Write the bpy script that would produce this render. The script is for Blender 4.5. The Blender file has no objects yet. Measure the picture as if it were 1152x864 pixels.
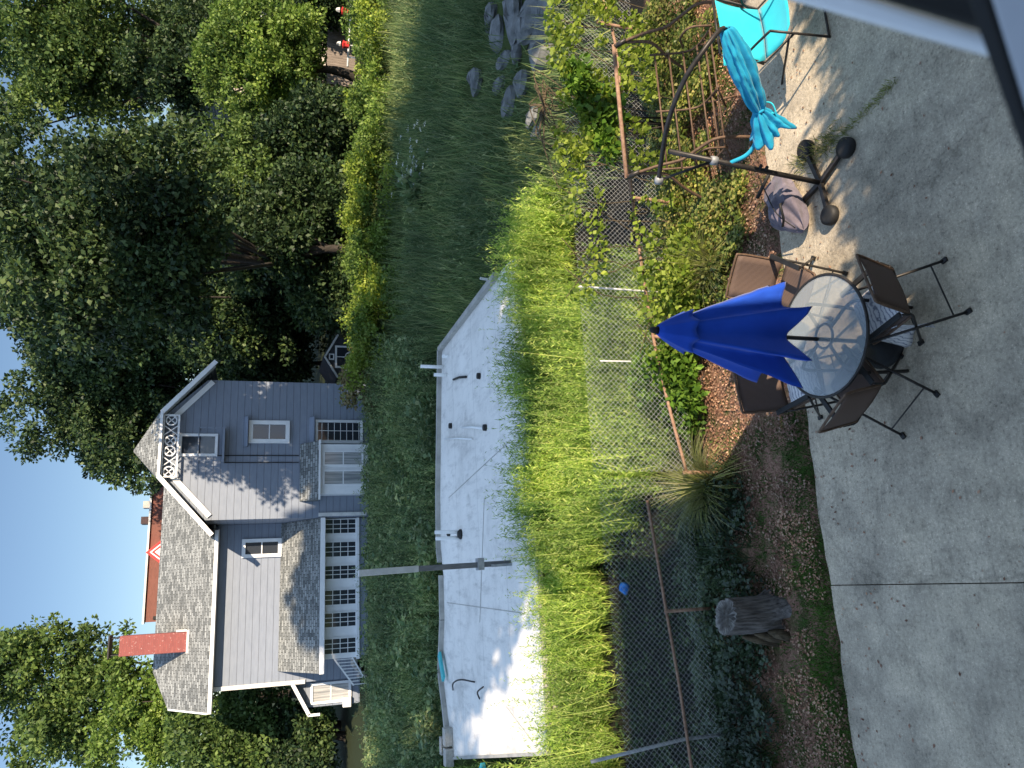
import bpy, math, random
import numpy as np
from mathutils import Vector, Matrix
from mathutils import noise as noise_lib

SC = bpy.context.scene
COL = SC.collection
R = math.radians
rng = np.random.default_rng(7)
random.seed(7)

# ------------------------------------------------------------------ camera, world, sun
EYE = np.array([0, 0, 5.5])
F, PITCH, YAW, ROLL = 865.0, R(18.0), R(15.0), 0.03       # phone held sideways: picture left is up
_h = np.array([math.sin(YAW), math.cos(YAW), 0]); _r = np.array([math.cos(YAW), -math.sin(YAW), 0]); _u = np.array([0, 0, 1.0])
_view = _h * math.cos(PITCH) - _u * math.sin(PITCH)
_down = -_h * math.sin(PITCH) - _u * math.cos(PITCH)
def ray(px, py):
    U, V = 432 - py, px - 576
    U, V = U * math.cos(ROLL) + V * math.sin(ROLL), V * math.cos(ROLL) - U * math.sin(ROLL)
    return _view + V / F * _down + U / F * _r
def az(px, py, z=0.0):
    d = ray(px, py); return EYE + d * ((z - EYE[2]) / d[2])
def ay(px, py, y):
    d = ray(px, py); return EYE + d * (y / d[1])

cam = bpy.data.cameras.new("camera"); camo = bpy.data.objects.new("camera", cam); COL.objects.link(camo)
cx = math.sin(ROLL) * _r + math.cos(ROLL) * _down
cy = math.cos(ROLL) * _r - math.sin(ROLL) * _down
cz = -_view
M = Matrix.Identity(4)
for i in range(3):
    M[i][0], M[i][1], M[i][2], M[i][3] = cx[i], cy[i], cz[i], EYE[i]
camo.matrix_world = M
cam.sensor_fit = 'HORIZONTAL'; cam.sensor_width = 36; cam.lens = 36 * F / 1152
cam.clip_start = 0.02; cam.clip_end = 3000
cam.dof.use_dof = True; cam.dof.focus_distance = 14; cam.dof.aperture_fstop = 6.5
SC.camera = camo

SUN_EL = R(30); SUN_H = np.array([-0.371, 0.928])
sd = Vector((SUN_H[0] * math.cos(SUN_EL), SUN_H[1] * math.cos(SUN_EL), -math.sin(SUN_EL)))
SKY_FILL = 10.5
W = bpy.data.worlds.new("World"); SC.world = W; W.use_nodes = True
wn = W.node_tree.nodes; wl = W.node_tree.links
sky = wn.new('ShaderNodeTexSky'); sky.sky_type = 'NISHITA'; sky.sun_disc = False
sky.sun_elevation = SUN_EL; sky.sun_rotation = math.atan2(-SUN_H[0], -SUN_H[1])
sky.air_density = 1.0; sky.dust_density = 0.15; sky.ozone_density = 2.5
bg = wn['Background']; bg.inputs['Strength'].default_value = 0.05
# clear blue low down ahead; added unseen blue fill overhead and on the sun's side
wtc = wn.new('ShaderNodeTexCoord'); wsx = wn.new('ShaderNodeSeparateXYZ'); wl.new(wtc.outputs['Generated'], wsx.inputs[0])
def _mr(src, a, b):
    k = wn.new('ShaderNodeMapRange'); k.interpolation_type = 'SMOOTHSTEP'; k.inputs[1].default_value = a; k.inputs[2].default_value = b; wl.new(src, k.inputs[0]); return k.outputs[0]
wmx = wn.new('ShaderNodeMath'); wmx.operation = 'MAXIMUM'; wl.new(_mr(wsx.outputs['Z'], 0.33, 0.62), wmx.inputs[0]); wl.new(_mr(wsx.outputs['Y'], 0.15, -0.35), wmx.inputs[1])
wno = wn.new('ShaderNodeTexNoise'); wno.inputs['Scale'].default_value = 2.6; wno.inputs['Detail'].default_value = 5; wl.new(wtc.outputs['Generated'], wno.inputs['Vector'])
wfill = wn.new('ShaderNodeMath'); wfill.operation = 'MULTIPLY'; wl.new(wmx.outputs[0], wfill.inputs[0]); wl.new(_mr(wno.outputs[0], 0.25, 0.6), wfill.inputs[1])
wmix = wn.new('ShaderNodeMix'); wmix.data_type = 'RGBA'; wl.new(wfill.outputs[0], wmix.inputs[0]); wl.new(sky.outputs[0], wmix.inputs[6]); wmix.inputs[7].default_value = (SKY_FILL * 0.62, SKY_FILL * 0.88, SKY_FILL * 1.32, 1)
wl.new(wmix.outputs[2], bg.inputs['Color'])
sun = bpy.data.lights.new("sun", 'SUN'); sun.energy = 4.1; sun.angle = R(0.5); sun.color = (1.0, 0.82, 0.61)
suno = bpy.data.objects.new("sun", sun); suno.rotation_euler = sd.to_track_quat('-Z', 'Y').to_euler(); suno.location = (10, -20, 25); COL.objects.link(suno)
SC.view_settings.view_transform = 'Standard'; SC.view_settings.look = 'None'; SC.view_settings.gamma = 1
SC.view_settings.use_curve_mapping = False; SC.view_settings.exposure = 1.3

# ------------------------------------------------------------------ helpers
WL = {}
def tag(o, label=None, cat=None, group=None, kind=None):
    if label: o['label'] = label
    if cat: o['category'] = cat
    if group: o['group'] = group
    if kind: o['kind'] = kind
    return o
def thing(name, label, cat, loc=(0, 0, 0), group=None):
    o = bpy.data.objects.new(name, None); COL.objects.link(o); o.location = loc; o.empty_display_size = 0.2
    WL[o.name] = np.array(loc, float)
    return tag(o, label, cat, group)
def link_mesh(name, me, mat, parent=None):
    o = bpy.data.objects.new(name, me); COL.objects.link(o)
    if mat is not None: me.materials.append(mat)
    if parent is not None:
        o.parent = parent; WL[o.name] = WL[parent.name]
    else: WL[o.name] = np.zeros(3)
    return o
def copy_tree(o, parent=None):
    c = o.copy(); COL.objects.link(c)
    if parent is not None: c.parent = parent
    WL[c.name] = WL[o.name]
    for ch in list(o.children): copy_tree(ch, c)
    return c

class MB:
    def __init__(s): s.v = []; s.f = []
    def add(s, vs, fs):
        n = len(s.v); s.v += [tuple(map(float, p)) for p in vs]; s.f += [tuple(i + n for i in f) for f in fs]; return s
    def box(s, a, b):
        x0, y0, z0 = a; x1, y1, z1 = b
        return s.add([(x0,y0,z0),(x1,y0,z0),(x1,y1,z0),(x0,y1,z0),(x0,y0,z1),(x1,y0,z1),(x1,y1,z1),(x0,y1,z1)],
                     [(0,3,2,1),(4,5,6,7),(0,1,5,4),(1,2,6,5),(2,3,7,6),(3,0,4,7)])
    def prism(s, pts, vec):                     # polygon swept along vec
        n = len(pts); v = np.array(vec, float); P = [np.array(p, float) for p in pts]
        return s.add(P + [p + v for p in P], [tuple(range(n - 1, -1, -1)), tuple(range(n, 2 * n))] + [(i, (i + 1) % n, n + (i + 1) % n, n + i) for i in range(n)])
    def beam(s, p, q, w, h, up=(0, 0, 1)):      # rectangular bar
        p = np.array(p, float); q = np.array(q, float); d = q - p; d /= np.linalg.norm(d)
        u = np.array(up, float); a = np.cross(d, u)
        if np.linalg.norm(a) < 1e-4: a = np.cross(d, (1, 0, 0))
        a /= np.linalg.norm(a); b = np.cross(a, d)
        c = [p + a*w/2*i + b*h/2*j for i, j in ((-1,-1),(1,-1),(1,1),(-1,1))]
        return s.prism(c, q - p)
    def tube(s, pts, r, n=8, cap=True):
        P = [np.array(p, float) for p in pts]; rs = r if hasattr(r, '__len__') else [r] * len(P)
        T = []
        for i in range(len(P)):
            t = P[min(i+1, len(P)-1)] - P[max(i-1, 0)]; T.append(t / (np.linalg.norm(t) + 1e-9))
        a = np.cross(T[0], (0, 0, 1)); a = np.cross(T[0], (1, 0, 0)) if np.linalg.norm(a) < 0.05 else a
        a /= np.linalg.norm(a); vs = []
        for i, p in enumerate(P):
            a = a - T[i] * (a @ T[i]); a /= np.linalg.norm(a); b = np.cross(T[i], a)
            for k in range(n):
                w = 2 * math.pi * k / n; vs.append(p + rs[i] * (math.cos(w) * a + math.sin(w) * b))
        fs = [(i*n+k, i*n+(k+1)%n, (i+1)*n+(k+1)%n, (i+1)*n+k) for i in range(len(P)-1) for k in range(n)]
        if cap: fs += [tuple(range(n-1, -1, -1)), tuple(range((len(P)-1)*n, len(P)*n))]
        return s.add(vs, fs)
    def lathe(s, c, prof, n=24, axis=None):     # prof: (r, z)
        vs = []; c = np.array(c, float)
        for r, z in prof:
            for k in range(n):
                w = 2 * math.pi * k / n; vs.append(c + np.array([r*math.cos(w), r*math.sin(w), z]))
        m = len(prof)
        fs = [(i*n+k, i*n+(k+1)%n, (i+1)*n+(k+1)%n, (i+1)*n+k) for i in range(m-1) for k in range(n)]
        fs += [tuple(range(n-1, -1, -1)), tuple(range((m-1)*n, m*n))]
        return s.add(vs, fs)
    def build(s, name, mat, parent=None, smooth=False, bevel=0, solid=0, label=None):
        me = bpy.data.meshes.new(name)
        off = WL[parent.name] if parent is not None else np.zeros(3)
        me.from_pydata([tuple(np.array(p) - off) for p in s.v], [], s.f); me.update()
        import bmesh
        bm = bmesh.new(); bm.from_mesh(me); bmesh.ops.recalc_face_normals(bm, faces=bm.faces); bm.to_mesh(me); bm.free()
        o = link_mesh(name, me, mat, parent)
        if smooth:
            for p in me.polygons: p.use_smooth = True
        if solid:
            m = o.modifiers.new('s', 'SOLIDIFY'); m.thickness = solid; m.offset = 0
        if bevel:
            m = o.modifiers.new('b', 'BEVEL'); m.width = bevel; m.segments = 2; m.limit_method = 'ANGLE'; m.angle_limit = R(40)
        if label: o['label'] = label
        return o

def smooth_path(pts, k=6):                      # Catmull-Rom
    P = [np.array(p, float) for p in pts]; P = [2*P[0]-P[1]] + P + [2*P[-1]-P[-2]]; out = []
    for i in range(1, len(P) - 2):
        for j in range(k):
            t = j / k; a, b, c, d = P[i-1], P[i], P[i+1], P[i+2]
            out.append(0.5*((2*b)+(-a+c)*t+(2*a-5*b+4*c-d)*t*t+(-a+3*b-3*c+d)*t**3))
    return out + [P[-2]]

# ------------------------------------------------------------------ materials
def mat(name, rough=0.7, spec=0.3, metal=0.0):
    m = bpy.data.materials.new(name); m.use_nodes = True
    b = m.node_tree.nodes['Principled BSDF']; b.inputs['Roughness'].default_value = rough
    b.inputs['Metallic'].default_value = metal; b.inputs['Specular IOR Level'].default_value = spec
    return m, m.node_tree.nodes, m.node_tree.links, b
def ramp(nodes, stops):
    r = nodes.new('ShaderNodeValToRGB'); e = r.color_ramp.elements
    while len(e) < len(stops): e.new(0.5)
    for el, (p, c) in zip(e, stops): el.position = p; el.color = (*c, 1)
    return r
def coords(n, l, scale=(1, 1, 1), kind='Object'):
    t = n.new('ShaderNodeTexCoord'); mp = n.new('ShaderNodeMapping'); mp.inputs['Scale'].default_value = scale
    l.new(t.outputs[kind], mp.inputs['Vector']); return mp
def noise(n, l, vec, scale, detail=4, rough=0.6):
    t = n.new('ShaderNodeTexNoise'); t.inputs['Scale'].default_value = scale; t.inputs['Detail'].default_value = detail
    t.inputs['Roughness'].default_value = rough; l.new(vec.outputs[0], t.inputs['Vector']); return t
def mixc(n, l, fac, a, b, mode='MIX'):
    m = n.new('ShaderNodeMix'); m.data_type = 'RGBA'; m.blend_type = mode
    for s, v in ((0, fac), (6, a), (7, b)):
        if hasattr(v, 'is_output') or hasattr(v, 'links'): l.new(v, m.inputs[s])
        elif isinstance(v, (int, float)): m.inputs[s].default_value = v
        else: m.inputs[s].default_value = (*v, 1)
    return m.outputs[2]
def bump(n, l, b, h, strength=0.3, dist=0.02):
    k = n.new('ShaderNodeBump'); k.inputs['Strength'].default_value = strength; k.inputs['Distance'].default_value = dist
    l.new(h, k.inputs['Height']); l.new(k.outputs[0], b.inputs['Normal'])
def noisy(name, c1, c2, scale=8, rough=0.7, bmp=0.2, metal=0.0, spec=0.3, stretch=(1, 1, 1), detail=5):
    m, n, l, b = mat(name, rough, spec, metal)
    v = coords(n, l, stretch); t = noise(n, l, v, scale, detail); r = ramp(n, [(0.3, c1), (0.7, c2)])
    l.new(t.outputs[0], r.inputs[0]); l.new(r.outputs[0], b.inputs['Base Color'])
    if bmp: bump(n, l, b, t.outputs[0], bmp)
    return m
def leafmat(name, cols, trans=0.35, rough=0.5, spec=0.25, patch=0.55):
    m, n, l, b = mat(name, rough, spec)
    g = n.new('ShaderNodeNewGeometry'); r = ramp(n, [(i / max(1, len(cols) - 1), c) for i, c in enumerate(cols)])
    l.new(g.outputs['Random Per Island'], r.inputs[0])
    nz = noise(n, l, coords(n, l), patch, 4, 0.65); q = ramp(n, [(0.32, (0.50, 0.54, 0.60)), (0.5, (0.95, 0.97, 0.95)), (0.68, (1.55, 1.45, 1.20))]); l.new(nz.outputs[0], q.inputs[0])  # random leaf tone; warm and cool patches also mimic lit and shaded clumps
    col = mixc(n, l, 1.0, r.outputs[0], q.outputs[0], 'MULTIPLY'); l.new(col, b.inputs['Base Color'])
    tr = n.new('ShaderNodeBsdfTranslucent'); l.new(col, tr.inputs['Color'])
    mx = n.new('ShaderNodeMixShader'); mx.inputs[0].default_value = trans
    out = n['Material Output']; l.new(b.outputs[0], mx.inputs[1]); l.new(tr.outputs[0], mx.inputs[2]); l.new(mx.outputs[0], out.inputs['Surface'])
    return m

MT = {}
def _mk():
    # concrete patio: exposed grit, blotches, stains, hairline cracks
    m, n, l, b = mat('concrete', 0.88, 0.2); v = coords(n, l)
    a = noise(n, l, v, 0.7, 7, 0.68); c = noise(n, l, v, 34, 4, 0.75); d = noise(n, l, v, 3.2, 6, 0.72); sp = noise(n, l, v, 105, 1, 0.5); pit = noise(n, l, v, 24, 2, 0.4); sc = noise(n, l, coords(n, l, (1.6, 14, 1)), 1.3, 4, 0.7)
    def rmp(src, st): r = ramp(n, [(p, (q, q * .985, q * .95) if not isinstance(q, tuple) else q) for p, q in st]); l.new(src, r.inputs[0]); return r.outputs[0]
    x = rmp(a.outputs[0], [(0.30, (0.25, 0.233, 0.208)), (0.46, (0.42, 0.386, 0.34)), (0.58, (0.49, 0.447, 0.385)), (0.7, (0.58, 0.52, 0.44))])
    x = mixc(n, l, 1.0, x, rmp(c.outputs[0], [(0.28, .42), (0.44, .92), (0.6, 1.06), (0.74, 1.45)]), 'MULTIPLY')
    x = mixc(n, l, .85, x, rmp(d.outputs[0], [(0.30, .50), (0.44, .88), (0.56, 1.02), (0.68, 1.22)]), 'MULTIPLY')
    x = mixc(n, l, .7, x, rmp(sp.outputs[0], [(0.62, 1.0), (0.74, 1.8)]), 'MULTIPLY')
    x = mixc(n, l, .8, x, rmp(pit.outputs[0], [(0.19, .45), (0.26, 1.0)]), 'MULTIPLY')
    x = mixc(n, l, .55, x, rmp(sc.outputs[0], [(0.30, .75), (0.5, 1.0), (0.70, 1.0), (0.76, 1.35)]), 'MULTIPLY')
    wv = n.new('ShaderNodeMix'); wv.data_type = 'VECTOR'; wv.inputs[0].default_value = .22; l.new(v.outputs[0], wv.inputs[4]); l.new(d.outputs['Color'], wv.inputs[5])
    vo = n.new('ShaderNodeTexVoronoi'); vo.feature = 'DISTANCE_TO_EDGE'; vo.inputs['Scale'].default_value = .62; l.new(wv.outputs[1], vo.inputs['Vector'])
    x = mixc(n, l, .30, x, rmp(vo.outputs['Distance'], [(0.0, .35), (0.0045, .6), (0.009, 1.0)]), 'MULTIPLY')
    l.new(x, b.inputs['Base Color']); bump(n, l, b, c.outputs[0], 0.6, 0.012); MT['concrete'] = m
    # ground: mulch by the patio, near-black bare ground past the fence, weedy turf farther off
    m, n, l, b = mat('ground', 0.95, 0.1); v = coords(n, l)
    a = noise(n, l, v, 3, 6, 0.7); c = noise(n, l, v, 45, 4, 0.75)
    mul = ramp(n, [(0.3, (0.10, 0.055, 0.038)), (0.48, (0.24, 0.135, 0.095)), (0.64, (0.38, 0.24, 0.17)), (0.8, (0.50, 0.37, 0.28))]); l.new(c.outputs[0], mul.inputs[0])
    grn = ramp(n, [(0.3, (0.03, 0.045, 0.016)), (0.55, (0.07, 0.10, 0.03)), (0.75, (0.15, 0.13, 0.07))]); l.new(c.outputs[0], grn.inputs[0])
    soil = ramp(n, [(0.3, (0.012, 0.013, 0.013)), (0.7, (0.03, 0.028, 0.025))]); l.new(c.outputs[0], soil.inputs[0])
    sx = n.new('ShaderNodeSeparateXYZ'); l.new(v.outputs[0], sx.inputs[0])
    def step(at, w, src='Y'):
        k = n.new('ShaderNodeMapRange'); k.inputs[1].default_value = at - w; k.inputs[2].default_value = at + w
        ad = n.new('ShaderNodeMath'); ad.operation = 'MULTIPLY_ADD'; ad.inputs[1].default_value = 1.2; l.new(a.outputs[0], ad.inputs[0])
        sb = n.new('ShaderNodeMath'); sb.operation = 'ADD'; sb.inputs[1].default_value = -0.6; l.new(sx.outputs[src], sb.inputs[0]); l.new(sb.outputs[0], ad.inputs[2])
        l.new(ad.outputs[0], k.inputs[0]); return k.outputs[0]
    pat = ramp(n, [(0.46, (0, 0, 0)), (0.62, (1, 1, 1))]); l.new(a.outputs[0], pat.inputs[0])
    x = mixc(n, l, pat.outputs[0], mul.outputs[0], grn.outputs[0])
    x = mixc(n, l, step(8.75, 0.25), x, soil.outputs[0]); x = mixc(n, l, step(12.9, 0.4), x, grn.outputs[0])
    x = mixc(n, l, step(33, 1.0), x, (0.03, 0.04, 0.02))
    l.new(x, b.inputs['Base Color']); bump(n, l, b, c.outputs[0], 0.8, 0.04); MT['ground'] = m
    # lapped siding
    def siding(name, c1, c2, pitch):
        m, n, l, b = mat(name, 0.6, 0.3); v = coords(n, l); sx = n.new('ShaderNodeSeparateXYZ'); l.new(v.outputs[0], sx.inputs[0])
        dv = n.new('ShaderNodeMath'); dv.operation = 'DIVIDE'; dv.inputs[1].default_value = pitch; l.new(sx.outputs['Z'], dv.inputs[0])
        fr = n.new('ShaderNodeMath'); fr.operation = 'FRACT'; l.new(dv.outputs[0], fr.inputs[0])
        nz = noise(n, l, coords(n, l, (1.2, 1.2, 6)), 2, 5, 0.6); r = ramp(n, [(0.3, c1), (0.7, c2)]); l.new(nz.outputs[0], r.inputs[0])
        ln = ramp(n, [(0.0, (0.55, 0.55, 0.57)), (0.05, (0.62, 0.62, 0.62)), (0.08, (1, 1, 1))]); l.new(fr.outputs[0], ln.inputs[0])
        l.new(mixc(n, l, 1.0, r.outputs[0], ln.outputs[0], 'MULTIPLY'), b.inputs['Base Color'])
        iv = n.new('ShaderNodeMath'); iv.operation = 'SUBTRACT'; iv.inputs[0].default_value = 1; l.new(fr.outputs[0], iv.inputs[1])
        bump(n, l, b, iv.outputs[0], 0.6, 0.02); return m
    MT['siding'] = siding('blue_grey_siding', (0.178, 0.205, 0.252), (0.212, 0.24, 0.288), 0.27)
    # shingles
    def shingle(name, sc):
        m, n, l, b = mat(name, 0.9, 0.2); v = coords(n, l, sc)
        br = n.new('ShaderNodeTexBrick'); br.inputs['Scale'].default_value = 1; br.inputs['Mortar Size'].default_value = 0.012
        br.inputs['Brick Width'].default_value = 0.25; br.inputs['Row Height'].default_value = 0.125; br.inputs['Bias'].default_value = 0.0
        br.inputs['Color1'].default_value = (0.11, 0.118, 0.116, 1); br.inputs['Color2'].default_value = (0.30, 0.312, 0.30, 1); br.inputs['Mortar'].default_value = (0.06, 0.06, 0.055, 1)
        l.new(v.outputs[0], br.inputs['Vector']); nz = noise(n, l, coords(n, l), 14, 4, 0.7)
        r = ramp(n, [(0.3, (0.65, 0.65, 0.65)), (0.7, (1.2, 1.2, 1.2))]); l.new(nz.outputs[0], r.inputs[0])
        l.new(mixc(n, l, 1.0, br.outputs[0], r.outputs[0], 'MULTIPLY'), b.inputs['Base Color']); bump(n, l, b, br.outputs['Fac'], 0.4, 0.02); return m
    MT['shingle'] = shingle('roof_shingle', (1, 1.22, 0)); 
    m, n, l, b = mat('roof_shingle_side', 0.9, 0.2)
    tc = n.new('ShaderNodeTexCoord'); sx = n.new('ShaderNodeSeparateXYZ'); l.new(tc.outputs['Object'], sx.inputs[0]); cb = n.new('ShaderNodeCombineXYZ'); l.new(sx.outputs['Y'], cb.inputs[0]); l.new(sx.outputs['Z'], cb.inputs[1])
    br = n.new('ShaderNodeTexBrick'); br.inputs['Scale'].default_value = 1; br.inputs['Mortar Size'].default_value = 0.012; br.inputs['Brick Width'].default_value = 0.32; br.inputs['Row Height'].default_value = 0.12
    br.inputs['Color1'].default_value = (0.11, 0.118, 0.116, 1); br.inputs['Color2'].default_value = (0.30, 0.312, 0.30, 1); br.inputs['Mortar'].default_value = (0.06, 0.06, 0.055, 1)
    l.new(cb.outputs[0], br.inputs['Vector']); l.new(br.outputs[0], b.inputs['Base Color']); MT['shingle_side'] = m
    # brick
    def brick(name, c1, c2, mo, w=0.22, h=0.075, worn=False):
        m, n, l, b = mat(name, 0.9, 0.2); tc = n.new('ShaderNodeTexCoord'); sx = n.new('ShaderNodeSeparateXYZ'); l.new(tc.outputs['Object'], sx.inputs[0])
        ad = n.new('ShaderNodeMath'); l.new(sx.outputs['X'], ad.inputs[0]); l.new(sx.outputs['Y'], ad.inputs[1]); cb = n.new('ShaderNodeCombineXYZ'); l.new(ad.outputs[0], cb.inputs[0]); l.new(sx.outputs['Z'], cb.inputs[1])
        br = n.new('ShaderNodeTexBrick'); br.inputs['Scale'].default_value = 1; br.inputs['Mortar Size'].default_value = 0.008; br.inputs['Brick Width'].default_value = w; br.inputs['Row Height'].default_value = h
        br.inputs['Color1'].default_value = (*c1, 1); br.inputs['Color2'].default_value = (*c2, 1); br.inputs['Mortar'].default_value = (*mo, 1); l.new(cb.outputs[0], br.inputs['Vector'])
        x = br.outputs[0]
        if worn:
            nz = noise(n, l, coords(n, l), 9, 5, 0.8); r = ramp(n, [(0.6, (0, 0, 0)), (0.66, (1, 1, 1))]); l.new(nz.outputs[0], r.inputs[0]); x = mixc(n, l, r.outputs[0], x, (0.5, 0.36, 0.33))
        l.new(x, b.inputs['Base Color']); bump(n, l, b, br.outputs['Fac'], 0.3, 0.01); return m
    MT['brick'] = brick('red_painted_brick', (0.27, 0.085, 0.075), (0.22, 0.07, 0.065), (0.21, 0.08, 0.07), worn=True)
    MT['rear_brick'] = brick('rear_red_brick', (0.20, 0.085, 0.065), (0.16, 0.07, 0.055), (0.18, 0.085, 0.07))
    MT['dark_brick'] = noisy('dark_chimney_brick', (0.03, 0.02, 0.02), (0.07, 0.04, 0.04), 9)
    # roof membrane: welded sheets, puddle stains, streaks, grit
    m, n, l, b = mat('white_membrane', 0.65, 0.3); v = coords(n, l); a = noise(n, l, v, 0.55, 7, 0.72); c = noise(n, l, coords(n, l, (1, 0.22, 1)), 4, 6, 0.75); g = noise(n, l, v, 26, 3, 0.7); dk = noise(n, l, v, 1.7, 5, 0.75)
    def rmp(src, st): r = ramp(n, [(p, (q, q * .99, q * .97)) for p, q in st]); l.new(src, r.inputs[0]); return r.outputs[0]
    x = rmp(a.outputs[0], [(0.25, .46), (0.45, .68), (0.7, .78)])
    x = mixc(n, l, .8, x, rmp(c.outputs[0], [(0.30, .62), (0.5, 1.0)]), 'MULTIPLY'); x = mixc(n, l, .8, x, rmp(g.outputs[0], [(0.26, .6), (0.38, 1.0)]), 'MULTIPLY')
    x = mixc(n, l, .8, x, rmp(dk.outputs[0], [(0.24, .45), (0.36, .88), (0.46, 1.0)]), 'MULTIPLY')
    sx = n.new('ShaderNodeSeparateXYZ'); l.new(v.outputs[0], sx.inputs[0]); fr = n.new('ShaderNodeMath'); fr.operation = 'PINGPONG'; fr.inputs[1].default_value = .95; l.new(sx.outputs['Y'], fr.inputs[0])
    x = mixc(n, l, .6, x, rmp(fr.outputs[0], [(0.0, .6), (0.014, .75), (0.02, 1.0)]), 'MULTIPLY')
    l.new(x, b.inputs['Base Color']); bump(n, l, b, a.outputs[0], 0.4, 0.06); MT['membrane'] = m
    MT['white'] = noisy('white_paint', (0.70, 0.71, 0.72), (0.80, 0.80, 0.79), 3, 0.5, 0.05)
    MT['old_white'] = noisy('weathered_white', (0.5, 0.5, 0.48), (0.68, 0.67, 0.64), 5, 0.7, 0.1)
    MT['trim_grey'] = noisy('metal_edge', (0.25, 0.25, 0.23), (0.42, 0.40, 0.36), 3, 0.6, 0.1)
    MT['block'] = noisy('cement_block', (0.28, 0.27, 0.24), (0.42, 0.40, 0.36), 20, 0.95, 0.4)
    MT['pvc'] = noisy('white_plastic_pipe', (0.72, 0.72, 0.70), (0.80, 0.80, 0.78), 6, 0.4, 0.0)
    MT['black'] = noisy('black_rubber', (0.012, 0.012, 0.012), (0.022, 0.022, 0.022), 10, 0.6, 0.05)
    MT['dark_metal'] = noisy('dark_bronze_metal', (0.020, 0.018, 0.017), (0.045, 0.04, 0.037), 14, 0.45, 0.08, 0.3, 0.4)
    MT['brown_metal'] = noisy('brown_rusted_metal', (0.07, 0.045, 0.03), (0.16, 0.10, 0.065), 25, 0.6, 0.2, 0.2)
    MT['rust'] = noisy('rusty_pipe', (0.17, 0.095, 0.06), (0.34, 0.22, 0.15), 22, 0.75, 0.3)
    MT['galv'] = noisy('galvanised_wire', (0.42, 0.43, 0.43), (0.6, 0.6, 0.59), 6, 0.45, 0.0, 0.4, 0.5)
    MT['galv_post'] = noisy('galvanised_post', (0.22, 0.23, 0.24), (0.36, 0.37, 0.37), 12, 0.55, 0.1, 0.3, 0.4)
    MT['pole_grey'] = noisy('grey_steel', (0.09, 0.095, 0.10), (0.17, 0.17, 0.175), 7, 0.6, 0.1, 0.1, stretch=(3, 3, .6))  # lower post darkened in colour, standing in for its shade
    def fabric(name, c1, c2, sc=3, rough=0.85, weave=160):
        m, n, l, b = mat(name, rough, 0.2); v = coords(n, l); t = noise(n, l, v, sc, 4); r = ramp(n, [(0.3, c1), (0.7, c2)]); l.new(t.outputs[0], r.inputs[0]); l.new(r.outputs[0], b.inputs['Base Color'])
        w = noise(n, l, v, weave, 2); bump(n, l, b, w.outputs[0], 0.25, 0.004); b.inputs['Sheen Weight'].default_value = 0.15; return m
    MT['blue_cloth'] = fabric('royal_blue_canvas', (0.008, 0.05, 0.36), (0.012, 0.07, 0.46))
    MT['teal_cloth'] = fabric('turquoise_canvas', (0.01, 0.24, 0.40), (0.015, 0.32, 0.50))
    MT['teal_sling'] = fabric('turquoise_sling', (0.02, 0.42, 0.52), (0.03, 0.50, 0.60))
    MT['bag_cloth'] = fabric('grey_mauve_cloth', (0.085, 0.075, 0.095), (0.19, 0.165, 0.20), 5)
    def sling(name, c1, c2, axis):
        m, n, l, b = mat(name, 0.7, 0.25); v = coords(n, l); w = n.new('ShaderNodeTexWave'); w.wave_type = 'BANDS'; w.bands_direction = axis; w.inputs['Scale'].default_value = 26; w.inputs['Distortion'].default_value = 0.3
        l.new(v.outputs[0], w.inputs['Vector']); r = ramp(n, [(0.2, c1), (0.8, c2)]); l.new(w.outputs[0], r.inputs[0]); l.new(r.outputs[0], b.inputs['Base Color']); bump(n, l, b, w.outputs[0], 0.3, 0.004); return m
    MT['sling'] = sling('brown_woven_sling', (0.075, 0.05, 0.04), (0.15, 0.105, 0.085), 'X')
    # cushion cover: pale with dark curved line pattern
    m, n, l, b = mat('patterned_cushion', 0.9, 0.2); v = coords(n, l); w = n.new('ShaderNodeTexWave'); w.wave_type = 'RINGS'; w.inputs['Scale'].default_value = 9; w.inputs['Distortion'].default_value = 6; w.inputs['Detail'].default_value = 2; w.inputs['Detail Scale'].default_value = 1.5
    l.new(v.outputs[0], w.inputs['Vector']); r = ramp(n, [(0.0, (0.22, 0.23, 0.28)), (0.08, (0.30, 0.31, 0.36)), (0.18, (0.60, 0.60, 0.62)), (1, (0.70, 0.69, 0.69))]); l.new(w.outputs[0], r.inputs[0])
    l.new(r.outputs[0], b.inputs['Base Color']); MT['cushion'] = m
    # clear pebbled glass: thin sheet that transmits and mirrors the sky
    m, n, l, b = mat('pebbled_glass', 0.12, 0.5); v = coords(n, l); t = noise(n, l, v, 70, 2); b.inputs['Base Color'].default_value = (0.34, 0.38, 0.39, 1); b.inputs['Alpha'].default_value = 0.5
    b.inputs['Roughness'].default_value = 0.16; b.inputs['Specular IOR Level'].default_value = 0.9; bump(n, l, b, t.outputs[0], 0.35, 0.006); MT['table_glass'] = m
    m, n, l, b = mat('window_glass', 0.06, 0.8); b.inputs['Base Color'].default_value = (0.03, 0.035, 0.045, 1); v = coords(n, l); t = noise(n, l, v, 1.3, 2); bump(n, l, b, t.outputs[0], 0.06, 0.05); MT['glass'] = m
    m, n, l, b = mat('window_glass_curtain', 0.1, 0.7); v = coords(n, l, (14, 1, 0.6)); t = noise(n, l, v, 1, 2); r = ramp(n, [(0.35, (0.20, 0.21, 0.22)), (0.6, (0.42, 0.42, 0.41))]); l.new(t.outputs[0], r.inputs[0]); l.new(r.outputs[0], b.inputs['Base Color']); MT['curtain_glass'] = m
    MT['bark'] = noisy('tree_bark', (0.02, 0.017, 0.014), (0.06, 0.05, 0.042), 9, 0.95, 0.7, stretch=(2.5, 2.5, 0.5))
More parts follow.
